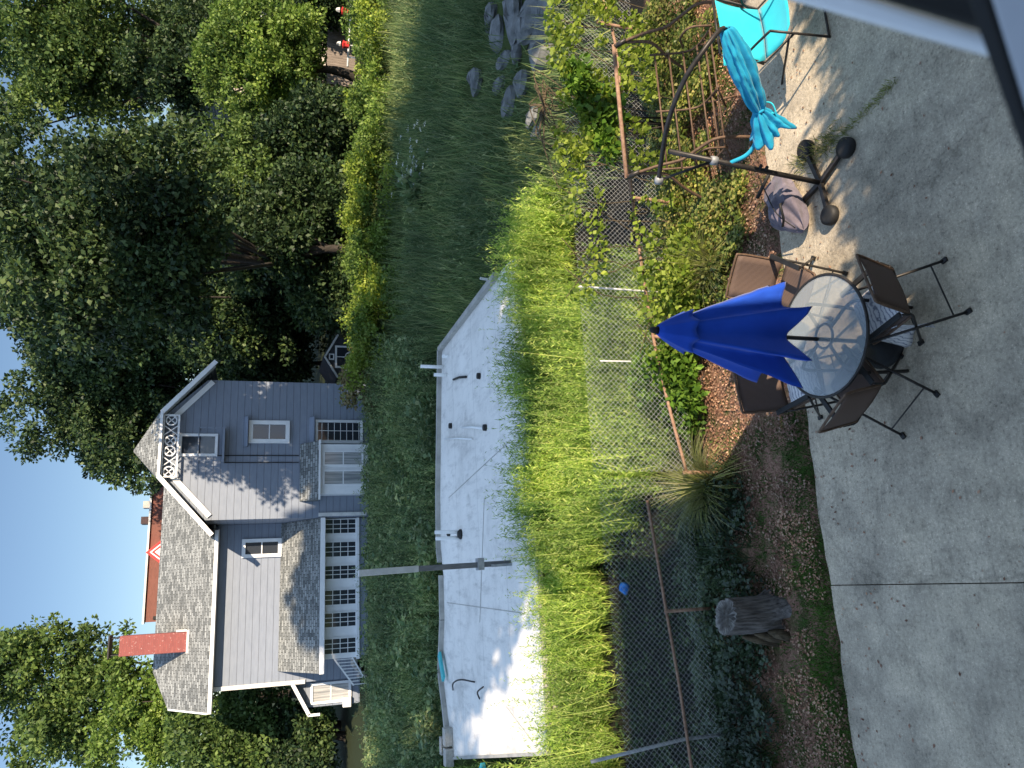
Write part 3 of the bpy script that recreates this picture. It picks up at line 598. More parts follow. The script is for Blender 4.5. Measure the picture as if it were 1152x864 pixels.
def far_house():
    Y = 52; a = ay(215, 45, Y); b = ay(255, 95, Y)
    t = thing('house', 'beige house half hidden behind the big leafy trees', 'house', (a[0] - 4, Y + 4, 1.6))
    MB().prism([(b[0] - .5, Y, 1.6), (a[0] + 2, Y, 1.6), (a[0] + 2, Y, 7.8), ((a[0] + b[0]) / 2 - 1, Y, 11), (b[0] - .5, Y, 7.8)], (0, 8, 0)).build('wall', MT['beige'], t)
    c = (a[0] + b[0]) / 2 - 1
    MB().add([(b[0] - 1, Y - .4, 7.5), (c, Y - .4, 11.2), (c, Y + 8.4, 11.2), (b[0] - 1, Y + 8.4, 7.5)], [(0, 1, 2, 3)]).add([(a[0] + 2.5, Y - .4, 7.5), (c, Y - .4, 11.2), (c, Y + 8.4, 11.2), (a[0] + 2.5, Y + 8.4, 7.5)], [(0, 1, 2, 3)]).build('roof', MT['shingle_side'], t, solid=.12)
    for k in range(3): x = b[0] + .6 + k * 2.6; window(t, x, x + 1.0, 4.8, 6.4, Y, 2, 1)
far_house()

def garden_shed():
    Y = 34; f = lambda px, py: ay(px, py, Y)
    xa = f(400, 381)[0]; xb = f(400, 423)[0]; ze = f(378, 402)[2]; pk = f(366, 402); z0 = 1.2
    t = thing('shed', 'dark garden shed with white-trimmed gable and a four-pane window beside the blue-grey house', 'shed', ((xa + xb) / 2, Y + 1, z0))
    MB().prism([(xa, Y, z0), (xb, Y, z0), (xb, Y, ze), (pk[0], Y, pk[2]), (xa, Y, ze)], (0, 2.2, 0)).build('wall', MT['shed_dark'], t)
    MB().beam((xa + .12, Y - .1, ze - .08), (pk[0], Y - .1, pk[2] + .03), .05, .08).beam((xb - .12, Y - .1, ze - .08), (pk[0], Y - .1, pk[2] + .03), .05, .08).build('gable_trim', MT['old_white'], t)
    MB().add([(xa + .12, Y - .08, ze - .05), (pk[0], Y - .08, pk[2] + .08), (pk[0], Y + 2.3, pk[2] + .08), (xa + .12, Y + 2.3, ze - .05)], [(0, 1, 2, 3)]).add([(xb - .12, Y - .08, ze - .05), (pk[0], Y - .08, pk[2] + .08), (pk[0], Y + 2.3, pk[2] + .08), (xb - .12, Y + 2.3, ze - .05)], [(0, 1, 2, 3)]).build('roof', MT['shed_dark'], t, solid=.06)
    w0 = f(409, 415); w1 = f(377, 389); window(t, w0[0], w1[0], w0[2], w1[2], Y, 2, 2, .08, .06)
    w0 = f(376, 405); w1 = f(370, 398); window(t, w0[0], w1[0], w0[2], w1[2], Y, 1, 1, .05, .05)
    proto = None
    for i, py in enumerate((400.5, 413)):
        b = az(411, py, 1.2)
        c = f(404, py); c = np.array([c[0] * 0.985, Y * 0.985, 0]); z0_ = 1.2
        if proto is None:
            proto = k = thing('garden_chair', 'round-backed pale garden chair on the shed\'s side away from the house', 'chair', (c[0], c[1], z0_), 'chairs in front of the shed')
            o = np.array([c[0], c[1], z0_])
            mb = MB(); mb.tube([o + (.24 * math.cos(a), .2, .52 + .26 * math.sin(a)) for a in np.linspace(0, 2 * math.pi, 17)], .025, 6, False)
            for s in (-.15, -.05, .05, .15): mb.tube([o + (s, .2, .28), o + (s, .2, .52 + math.sqrt(max(.001, .26**2 - s*s)))], .012, 5)
            mb.build('backrest', MT['old_white'], k, smooth=True)
            MB().lathe(o, [(.01, .36), (.25, .36), (.26, .38), (.25, .4), (.01, .4)], 16).build('seat', MT['old_white'], k)
            for sx in (-.17, .17):
                for sy in (-.15, .17): MB().tube([o + (sx * 1.15, sy * 1.15, 0), o + (sx, sy, .37)], .016, 6).build('leg', MT['old_white'], k)
        else:
            k = copy_tree(proto); k.location = (c[0], c[1], z0_); k['label'] = 'round-backed pale garden chair on the shed\'s side next to the blue-grey house'
garden_shed()

def back_fence():
    Y = 36; f = lambda px, py: ay(px, py, Y)
    xl = f(375, 95)[0]; xr = f(375, -40)[0]; zt = f(368, 60)[2]
    t = thing('wooden_fence', 'weathered vertical-board fence at the far end of the shaded yard', 'fence', ((xl + xr) / 2, Y, 1.2))
    mb = MB(); x = xl; i = 0
    while x < xr: mb.box((x, Y, 1.25), (x + .14, Y + .025, zt + .02 * math.sin(i * 1.7))); x += .15; i += 1
    mb.build('boards', MT['boards'], t)
    MB().box((xl, Y + .03, 1.6), (xr, Y + .09, 1.7)).box((xl, Y + .03, zt - .3), (xr, Y + .09, zt - .2)).build('rail', MT['boards'], t)
    for k in range(5): xx = xl + (xr - xl) * k / 4; MB().box((xx, Y + .03, 1.2), (xx + .1, Y + .13, zt + .05)).build('post', MT['boards'], t)
    # low white rail in front
    Y2 = 33; a = ay(397, -30, Y2); b = ay(391, 75, Y2)
    r = thing('handrail', 'slim white rail running along the far yard before the wooden fence', 'rail', ((a[0] + b[0]) / 2, Y2, 1.1))
    MB().tube([a, b], .05, 8).build('rail', MT['white'], r, smooth=True)
    for s in (0.1, 0.5, 0.9): q = a + (b - a) * s; MB().tube([q, (q[0], q[1], 1.0)], .04, 8).build('post', MT['old_white'], r, smooth=True)
    for (px, py, lab) in ((386, 12, 'red and white lawn ornament beside the rail, nearer the edge of the view'), (387, 50, 'red and white lawn ornament by the sunlit end of the wooden fence')):
        c = ay(px, py, 32.5); o = thing('lawn_ornament', lab, 'ornament', (c[0], c[1], 1.2), 'red ornaments by the far rail')
        MB().tube([(c[0], c[1], 1.1), (c[0], c[1], c[2])], .03, 6).build('stake', MT['old_white'], o)
        MB().lathe((c[0], c[1], c[2] - .25), [(.05, 0), (.17, .02), (.15, .2), (.2, .3), (.03, .34)], 7).build('body', MT['red'], o)
        MB().lathe((c[0], c[1], c[2] + .15), [(.05, 0), (.13, .02), (.09, .16), (.02, .2)], 6).build('cap', MT['old_white'], o)
back_fence()

# ------------------------------------------------------------------ flat-roofed garage
def garage():
    zr = 0.9
    t = thing('garage', 'low garage with a stained white flat roof in the middle of the yard', 'garage', (1, 16.5, -0.6))
    P = [(-2.75, 12.9), (6.1, 12.9), (6.15, 14.3), (6.1, 19.5), (2.2, 20.2), (0.9, 20.3), (0.2, 20.05), (-0.9, 20.1), (-2.2, 20.5), (-3.0, 20.1), (-4.05, 19.5)]
    MB().prism([(x, y, zr) for x, y in P], (0, 0, -.12)).build('roof', MT['membrane'], t)
    Q = [(-2.65, 13.0), (6.0, 13.0), (6.0, 19.4), (-3.9, 19.4)]
    MB().prism([(x, y, -0.7) for x, y in Q], (0, 0, 1.47)).build('wall', MT['block'], t)
    ed = MB()
    far = [(6.13, 14.2), (6.13, 19.52), (2.2, 20.24), (0.9, 20.34), (0.55, 20.2)]
    far2 = [(0.2, 20.1), (-0.9, 20.13), (-2.2, 20.54), (-3.0, 20.14), (-3.6, 19.9)]
    for L in (far, far2):
        for a, b in zip(L[:-1], L[1:]): ed.beam((*a, zr + .03), (*b, zr + .03), .13, .16)
    ed.beam((-2.78, 12.88, zr - .03), (-4.05, 19.5, zr - .03), .06, .14); ed.beam((-2.78, 12.87, zr - .05), (6.1, 12.87, zr - .05), .05, .09)
    ed.build('roof_edge', MT['trim_grey'], t)
    def pipe(px, py, h, r=.045, m='pvc', bend=None):
        b = az(px, py, zr); MB().tube([b - [0, 0, .1], b + [0, 0, h]], r, 10).build('vent_pipe', MT[m], t, smooth=True)
    # pipes at the far edge and across the roof
    for px, py, h in ((499, 413, .62), (503, 422, .35), (505, 401, .18), (518, 598, .62)): pipe(px, py, h)
    q = az(518, 605, zr); MB().tube([q - [0, 0, .1], q + [0, 0, .6]], .045, 10).build('vent_pipe', MT['pvc'], t, smooth=True)
    MB().lathe(az(519, 601, zr) - [0, 0, .01], [(.03, 0), (.12, 0), (.12, .05), (.07, .1), (.03, .1)], 10).build('vent_flashing', MT['black'], t)
    for (a, b, n_, m, r) in (((522, 481), (546, 482), 'pipe', 'pvc', .03), ((502, 494), (533, 494), 'pipe', 'pvc', .02), ((512, 427), (526, 424), 'hose', 'black', .03), ((506, 600), (508, 478), None, None, 0)):
        if n_:
            A = az(*a, zr) + [0, 0, .04]; B = az(*b, zr) + [0, 0, .04]; MB().tube([A, (A + B) / 2 + [.02, 0, .01], B], r, 8).build(n_, MT[m], t, smooth=True)
    for px, py in ((540, 423), (547, 481), (508, 479), (506, 600)): MB().lathe(az(px, py, zr) - [0, 0, .01], [(.02, 0), (.075, 0), (.07, .08), (.02, .09)], 10).build('vent_cap', MT['black'], t)
    # thin seams of the membrane
    sm = MB()
    for a, b in (((505, 560), (575, 495)), ((503, 678), (590, 690)), ((545, 560), (540, 700)), ((570, 795), (600, 835))):
        A = az(*a, zr) + [0, 0, .006]; B = az(*b, zr) + [0, 0, .006]; sm.beam(A, B, .015, .006)
    sm.build('seam', MT['trim_grey'], t)
    # things lying on the roof
    for pts, lab in ([[(511, 776), (516, 768), (525, 764), (536, 767)], 'black bent cable on the shaded part of the white roof'], [[(541, 786), (544, 778), (551, 772)], 'black bent cable where the roof shade ends']):
        c = [az(*q, zr) + [0, 0, .03 + .12 * math.sin(i)] for i, q in enumerate(pts)]
        o = MB().tube(smooth_path(c), .018, 6).build('cable', MT['black'], None, smooth=True); tag(o, lab, 'cable')
    a = az(499, 735, zr) + [0, 0, .11]; b = az(504, 764, zr) + [0, 0, .11]
    o = MB().beam(a, b, .2, .06).build('board', MT['teal_pipe'], None, bevel=.005); tag(o, 'turquoise board lying along the far edge of the white roof', 'board')
    o = MB().beam(az(545, 861, zr) + [0, 0, .06], az(548, 875, zr) + [0, 0, .06], .25, .1).build('tray', MT['teal_pipe'], None, bevel=.01); tag(o, 'turquoise tray among the weeds at the roof corner', 'tray')
    for px, py, lab, hol in ((508, 828, 'grey cement block nearest the turquoise board on the roof corner', 0), (505, 838, 'hollow cement block showing its hole, between two solid ones', 1), (509, 851, 'grey cement block at the outer end of the row of three', 0)):
        c = az(px, py, zr); x, y = c[0], c[1]; mb = MB()
        if hol:
            mb.box((x - .2, y - .1, zr), (x - .16, y + .1, zr + .22)).box((x + .16, y - .1, zr), (x + .2, y + .1, zr + .22)).box((x - .16, y - .1, zr), (x + .16, y + .1, zr + .04)).box((x - .16, y - .1, zr + .18), (x + .16, y + .1, zr + .22)).box((x - .02, y - .1, zr + .04), (x + .02, y + .1, zr + .18))
        else: mb.box((x - .2, y - .16, zr), (x + .2, y + .12, zr + .2))
        o = mb.build('cement_block', MT['block'], None, bevel=.012); tag(o, lab, 'block', 'cement blocks on the garage roof')
garage()

def steel_pole():
    b = az(574, 632, 0.9); top = ay(403, 645, b[1]); mid = b + (top - b) * 0.62
    t = thing('steel_pole', 'grey steel post with a paler top section standing over the white roof', 'pole', (b[0], b[1], 0))
    MB().beam((b[0], b[1], -0.2), mid, .10, .10, (0, 1, 0)).build('post', MT['pole_grey'], t, bevel=.01)
    MB().beam(mid, top, .115, .115, (0, 1, 0)).build('sleeve', MT['galv'], t, bevel=.01)
    c = b + (top - b) * 0.21; MB().box(c - [.11, .1, .06], c + [.11, .09, .06]).build('clamp', MT['galv_post'], t)
    MB().beam(b + [-.05, -.09, .0], b + [-.06, -.09, .4], .05, .04, (0, 1, 0)).build('bracket', MT['galv_post'], t)
steel_pole()

def stakes():
    for px0, py0, px1, py1, Y, lab, r in ((540, 313, 556, 318, 15.6, 'white stub pipe at the tip of the white roof', .03), (650, 322, 706, 326, 8.7, 'thin white stake standing against the chain-link fence', .012), (713, 405, 675, 406, 8.75, 'thin pale stake behind the fence above the blue parasol', .01)):
        a = ay(px0, py0, Y); b = ay(px1, py1, Y)
        if a[2] < b[2]: a, b = b, a
        o = MB().tube([a, (b[0], b[1], min(b[2], gz(b[0], b[1])) - .1)], r, 6).build('stake', MT['old_white'], None, smooth=True); tag(o, lab, 'stake')
    a = ay(676, 855, 8.4); b = ay(772, 833, 8.35)
stakes()

# ------------------------------------------------------------------ chain-link fence
FY = 8.3
def mesh_panel(t, x0, x1, zb0, zb1, zt0, zt1, Y, sp=0.068, r=0.0015):
    """woven wires: two families of diagonal zig-zags clipped to the panel"""
    mb = []; H = max(zt0, zt1) - min(zb0, zb1) + .1
    V = []
    zmin = min(zb0, zb1)
    def clip(x, z):
        f = (x - x0) / (x1 - x0); return (zb0 + (zb1 - zb0) * f) <= z <= (zt0 + (zt1 - zt0) * f) and x0 <= x <= x1
    n = int((x1 - x0 + H) / sp) + 2
    for fam in (1, -1):
        for i in range(-int(H / sp) - 1, n):
            xs = x0 + i * sp if fam == 1 else x0 + i * sp + H * 0
            run = None
            for k in range(int(H / sp) * 2 + 2):
                z = zmin + k * sp / 2; x = xs + fam * (k * sp / 2)
                x = x if fam == 1 else x0 + i * sp + H - k * sp / 2
                ok = clip(x, z)
                if ok:
                    run = [(x, z), (x, z)] if run is None else [run[0], (x, z)]
                elif run is not None: V.append(run); run = None
            if run is not None: V.append(run)
    A = np.array([[a[0], Y, a[1]] for a, b in V if a != b]); B = np.array([[b[0], Y, b[1]] for a, b in V if a != b])
    # three flat-sided strands per wire -> quads
    d = unit(B - A); s1 = np.cross(d, [0, 1., 0]) * r; s2 = np.tile([0, r, 0], (len(A), 1)); Q = []
    ring = [s1, s2, -s1, -s2]
    for k in range(4):
        p, q = ring[k], ring[(k + 1) % 4]; Q.append(np.stack([A + p, A + q, B + q, B + p], 1))
    return quadmesh('wire_mesh', np.concatenate(Q).reshape(-1, 3), MT['galv'], t)
def sag(x): return 0.006 * math.sin(x * 2.3) + 0.01 * math.sin(x * .9)
def fence():
    t = thing('chain_link_fence', 'long chain-link fence with a sagging rusty rail behind the parasols', 'fence', (4, FY, 0))
    rr = [ay(px, py, FY) for px, py in ((672, -20), (693, 53), (701, 140), (712, 228), (722, 300), (735, 380), (752, 455), (772, 530))]
    MB().tube(smooth_path(rr, 4), .021, 8).build('rail', MT['rust'], t, smooth=True)
    x1 = rr[0][0] + .3; x0 = rr[-1][0]
    zt = lambda px, py: ay(px, py, FY)[2]
    mesh_panel(t, x0, x1, .35, .6, zt(668, 530), zt(628, 20), FY + .03)
    for px, py, h in ((785, 232, .0), (745, 40, .0)):
        b = ay(px, py, FY - .05); top = ay(px - 72, py - 4, FY - .03); MB().tube([(b[0], b[1], 0), (b[0] + .02, b[1], top[2] + .02)], .022, 8).build('post', MT['rust'], t, smooth=True)
    for x in (2.9, 1.16): MB().tube([(x, FY - .03, -.05), (x, FY - .02, rr[5][2] if x > 2 else rr[7][2] + .06)], .024, 8).build('post', MT['rust'], t, smooth=True)
    t2 = thing('chain_link_fence', 'chain-link fence section behind the tree stump with a thin dark rail', 'fence', (-1, FY, 0))
    r2 = [ay(px, py, FY + .25) for px, py in ((728, 563), (738, 620), (750, 690), (764, 770), (778, 864), (786, 910))]
    MB().tube(smooth_path(r2, 4), .019, 8).build('rail', MT['rust'], t2, smooth=True)
    zt2 = lambda px, py: ay(px, py, FY + .28)[2]
    mesh_panel(t2, r2[-1][0] - .5, r2[0][0] + .3, .25, .3, zt2(706, 880), zt2(672, 560), FY + .28, r=.0011)
    p = ay(748, 688, FY + .22); MB().tube([(p[0], FY + .22, -.05), (p[0] + .0, FY + .22, p[2])], .02, 8).build('post', MT['rust'], t2, smooth=True)
    a = ay(665, 857, FY + .4); b = ay(768, 832, FY + .3); MB().tube([(b[0], b[1], 0), b, a], .02, 8).build('brace', MT['galv_post'], t2, smooth=True)
fence()

# ------------------------------------------------------------------ patio furniture
TC = az(924, 378, .72)
def table_set():
    x, y = TC[0], TC[1]
    t = thing('patio_table', 'round pebbled-glass patio table under the closed blue parasol', 'table', (x, y, 0))
    MB().lathe((x, y, 0), [(.025, .708), (.545, .708), (.548, .712), (.545, .716), (.025, .716)], 64).build('glass_top', MT['table_glass'], t, smooth=False)
    MB().tube([(x + .553*math.cos(a), y + .553*math.sin(a), .712) for a in np.linspace(0, 2*math.pi, 65)], .014, 8, False).build('rim', MT['dark_metal'], t, smooth=True)
    for k in range(4):
        a = R(28 + 90 * k); c, s = math.cos(a), math.sin(a)
        pts = [(x + .40*c, y + .40*s, 0), (x + .43*c, y + .43*s, .3), (x + .44*c, y + .44*s, .60), (x + .36*c, y + .36*s, .685), (x + .12*c, y + .12*s, .69)]
        MB().tube(smooth_path(pts, 5), .016, 8).build('leg', MT['dark_metal'], t, smooth=True)
    MB().tube([(x + .11*math.cos(a), y + .11*math.sin(a), .69) for a in np.linspace(0, 2*math.pi, 25)], .012, 6, False).build('brace_ring', MT['dark_metal'], t, smooth=True)
    # blue parasol through the table
    px_, py_ = x - .01, y + .06
    p = thing('parasol', 'closed royal-blue parasol standing through the glass table', 'parasol', (px_, py_, 0))
    MB().lathe((px_, py_ - .04, 0), [(.02, 0), (.25, 0), (.26, .03), (.22, .06), (.08, .09), (.04, .28), (.02, .28)], 28).build('base', MT['black'], p, smooth=True)
    top = ay(738, 373, y); H = float(top[2])
    MB().tube([(px_, py_, .05), (px_, py_, H - .05)], .019, 10).build('pole', MT['dark_metal'], p, smooth=True)
    MB().lathe((px_, py_, H - .06), [(.01, 0), (.028, 0), (.03, .05), (.018, .075), (.006, .08)], 12).build('finial', MT['black'], p, smooth=True)
    # canopy: eight ribs hanging half open, cloth sagging inward between them
    zb = 1.16; n = 8; NS = 24; NR = 48; V = []; Fc = []
    sl = [.10, -.06, .02, -.05, .08, -.02, .05, -.08]
    rr = [.52, .44, .46, .42, .50, .53, .44, .48]; dph = [.05, -.12, .1, -.08, .12, -.06, .1, -.1]
    ph0 = R(10)
    for j in range(NR + 1):
        f = j / NR
        for i in range(n * NS):
            k = i / NS; ki = int(k) % n; u = k - int(k); kj = (ki + 1) % n
            tuck = math.sin(math.pi * u) ** .8
            pa = ph0 + 2 * math.pi * ki / n + dph[ki]; pb = ph0 + 2 * math.pi * (ki + 1) / n + dph[kj]
            # chord between neighbouring ribs, cloth sagging inward and folded over to one side
            A = np.array([math.cos(pa), math.sin(pa)]) * rr[ki]; B = np.array([math.cos(pb), math.sin(pb)]) * rr[kj]
            q = (A * (1 - u) + B * u) * f ** .92
            q = q * (1 - (.10 + .42 * f) * tuck * (1 if ki % 3 else .6)) + .03 * (A / rr[ki])
            drop = f * (H - .07 - zb + sl[ki] * (1 - u) + sl[kj] * u)
            cr = noise_lib.ridged_multi_fractal(Vector((k * .9, f * 2.2, 3.1)), .9, 2.0, 4, 1.0, 2.0) - 1.1
            q = q * (1 + .045 * cr * (.3 + f)); drop += .012 * cr * f
            hem = .13 * tuck * max(0, f - .55) / .45
            V.append((px_ + q[0], py_ + q[1], H - .07 - drop + hem * (H - zb) * .62))
    m = n * NS
    for j in range(NR):
        for i in range(m): Fc.append((j*m+i, j*m+(i+1) % m, (j+1)*m+(i+1) % m, (j+1)*m+i))
    mb = MB(); mb.add(V, Fc); cn = mb.build('canopy', MT['blue_cloth'], p, smooth=True, solid=.006)
    # vent flap over the top
    V = []; Fc = []
    for j in range(7):
        f = j / 6
        for i in range(m):
            k = i / NS; u = k - int(k); ph = ph0 + 2 * math.pi * k / n; V.append((px_ + (.036 + .165 * f ** .85 * (1 - .20 * math.sin(math.pi*u))) * math.cos(ph), py_ + (.036 + .165 * f ** .85 * (1 - .20 * math.sin(math.pi*u))) * math.sin(ph), H - .05 - .30 * f + .03 * f * math.sin(math.pi*u)))
    for j in range(6):
        for i in range(m): Fc.append((j*m+i, j*m+(i+1) % m, (j+1)*m+(i+1) % m, (j+1)*m+i))
    mb = MB(); mb.add(V, Fc); mb.build('vent_flap', MT['blue_cloth'], cn, smooth=True, solid=.005)
table_set()

def make_chair(label):
    t = thing('folding_chair', label, 'chair', (0, 0, 0), 'brown folding chairs around the glass table')
    w = .26
    for s in (-1, 1):
        x = s * w
        MB().tube([(x, -.27, .012), (x, .30, .60)], .0125, 8).build('leg', MT['dark_metal'], t, smooth=True)           # rear foot up to arm front
        MB().tube([(x * .92, .24, .012), (x * .92, -.13, .44), (x * .92, -.16, .50)], .0125, 8).build('leg', MT['dark_metal'], t, smooth=True)
        MB().beam((x, -.17, .615), (x, .32, .615), .05, .022).tube([(x, -.17, .60), (x * .95, -.155, .50)], .01, 6).build('armrest', MT['black'], t, bevel=.008)
        MB().box((x - .02, -.305, 0), (x + .02, -.25, .02)).build('foot_cap', MT['black'], t); MB().box((x*.92 - .02, .22, 0), (x*.92 + .02, .275, .02)).build('foot_cap', MT['black'], t)
    MB().tube([(-w, -.20, .085), (w, -.20, .085)], .008, 6).build('stretcher', MT['dark_metal'], t); MB().tube([(-w*.92, .17, .095), (w*.92, .17, .095)], .008, 6).build('stretcher', MT['dark_metal'], t)
    q = w * .88
    fr = smooth_path([(-q, -.13, .44), (-q, -.19, .64), (-q, -.265, .90), (-q + .05, -.275, .94), (q - .05, -.275, .94), (q, -.265, .90), (q, -.19, .64), (q, -.13, .44)], 4)
    MB().tube(fr, .0125, 8).build('back_frame', MT['brown_metal'], t, smooth=True)
    mb = MB(); V = []; nz_ = 8
    for j in range(nz_ + 1):
        f = j / nz_; z = .47 + .45 * f; y = -.14 - .128 * f
        for i in range(7): u = i / 6; V.append((-q + .008 + (2*q - .016) * u, y - .022 * math.sin(math.pi*u), z))
    mb.add(V, [(j*7+i, j*7+i+1, (j+1)*7+i+1, (j+1)*7+i) for j in range(nz_) for i in range(6)]); mb.build('backrest', MT['sling'], t, smooth=True, solid=.006)
    mb = MB(); V = []
    for j in range(9):
        f = j / 8; y = -.12 + .46 * f
        for i in range(7): u = i / 6; V.append((-q + .008 + (2*q - .016) * u, y, .435 - .02 * math.sin(math.pi*u) * math.sin(math.pi*f*.9 + .2) + (.012 if f < .9 else -.01)))
    mb.add(V, [(j*7+i, j*7+i+1, (j+1)*7+i+1, (j+1)*7+i) for j in range(8) for i in range(6)]); mb.build('seat', MT['sling'], t, smooth=True, solid=.006)
    MB().tube(smooth_path([(-q, -.13, .44), (-q, .28, .44), (-q + .06, .345, .435), (q - .06, .345, .435), (q, .28, .44), (q, -.13, .44)], 4), .0115, 8).build('seat_frame', MT['brown_metal'], t, smooth=True)
    return t
def chairs():
    ch = make_chair('brown folding chair with a pale patterned cushion on its seat')
    def put(o, x, y, face): o.location = (x, y, 0); o.rotation_euler = (0, 0, math.atan2(face[1], face[0]) - math.pi / 2)
    # local +y is the way the sitter looks
    m = (az(1064, 295) + az(1090, 350)) / 2; put(ch, m[0] - .06, m[1] + .27, (-.24, .97)); c3 = (m[0] - .06, m[1] + .27)
    spots = [('brown folding chair beside the table with its dark back leaning to the camera, seat empty', (az(1054, 442) + az(1016, 490)) / 2 + np.array([.84, .54, 0]) * .27, (.84, .54)),
             ('sunlit brown folding chair behind the table near the grey bag', np.array([2.88, 6.26, 0]) + np.array([-.61, -.79, 0]) * .22, (-.61, -.79)),
             ('brown folding chair mostly hidden behind the blue parasol, by the flower bed', np.array([1.72, 6.40, 0]) + np.array([.12, -.99, 0]) * .24, (.12, -.99))]
    for lab, pos, fc in spots:
        c = copy_tree(ch); put(c, pos[0], pos[1], fc); c['label'] = lab
    # cushion and a rumpled cloth
    def cushion(name, lab, x, y, rz, z, sx, sy):
        V = []; n = 12
        for sgn in (1, -1):
            for j in range(n + 1):
                for i in range(n + 1):
                    u, v = i / n * 2 - 1, j / n * 2 - 1; h = .035 * ((1 - abs(u) ** 4) * (1 - abs(v) ** 4)) ** .5 + .004 * math.sin(7 * u + 5 * v)
                    V.append((u * sx, v * sy, sgn * h))
        f = [(j*(n+1)+i, j*(n+1)+i+1, (j+1)*(n+1)+i+1, (j+1)*(n+1)+i) for j in range(n) for i in range(n)]; k = (n + 1) ** 2
        mb = MB(); mb.add(V, f + [tuple(q + k for q in ff[::-1]) for ff in f])
        o = mb.build(name, MT['cushion'], None, smooth=True); o.location = (x, y, z); o.rotation_euler = (0, 0, rz); tag(o, lab, 'cushion'); return o
    cushion('seat_cushion', 'pale cushion with dark curved lines on the chair nearest the camera', c3[0] - .02, c3[1] + .13, math.atan2(.97, -.24) - math.pi / 2, .475, .21, .235)
    p = spots[2][1]; cushion('seat_cushion', 'pale patterned cushion on the chair behind the blue parasol', p[0] + .01, p[1] - .12, math.atan2(-.99, .12) - math.pi / 2, .475, .2, .22)
    mb = MB(); V = []
    for j in range(9):
        for i in range(7):
            u, v = i / 6, j / 8; V.append((c3[0] - .23 + .07 * math.sin(5*v) * u, c3[1] - .05 + .36 * v, .43 - .36 * u + .03 * math.sin(9 * v + 3*u)))
    mb.add(V, [(j*7+i, j*7+i+1, (j+1)*7+i+1, (j+1)*7+i) for j in range(8) for i in range(6)]); o = mb.build('cloth', MT['cushion'], None, smooth=True, solid=.008); tag(o, 'pale patterned cloth hanging from the side of the cushioned chair', 'cloth')
chairs()

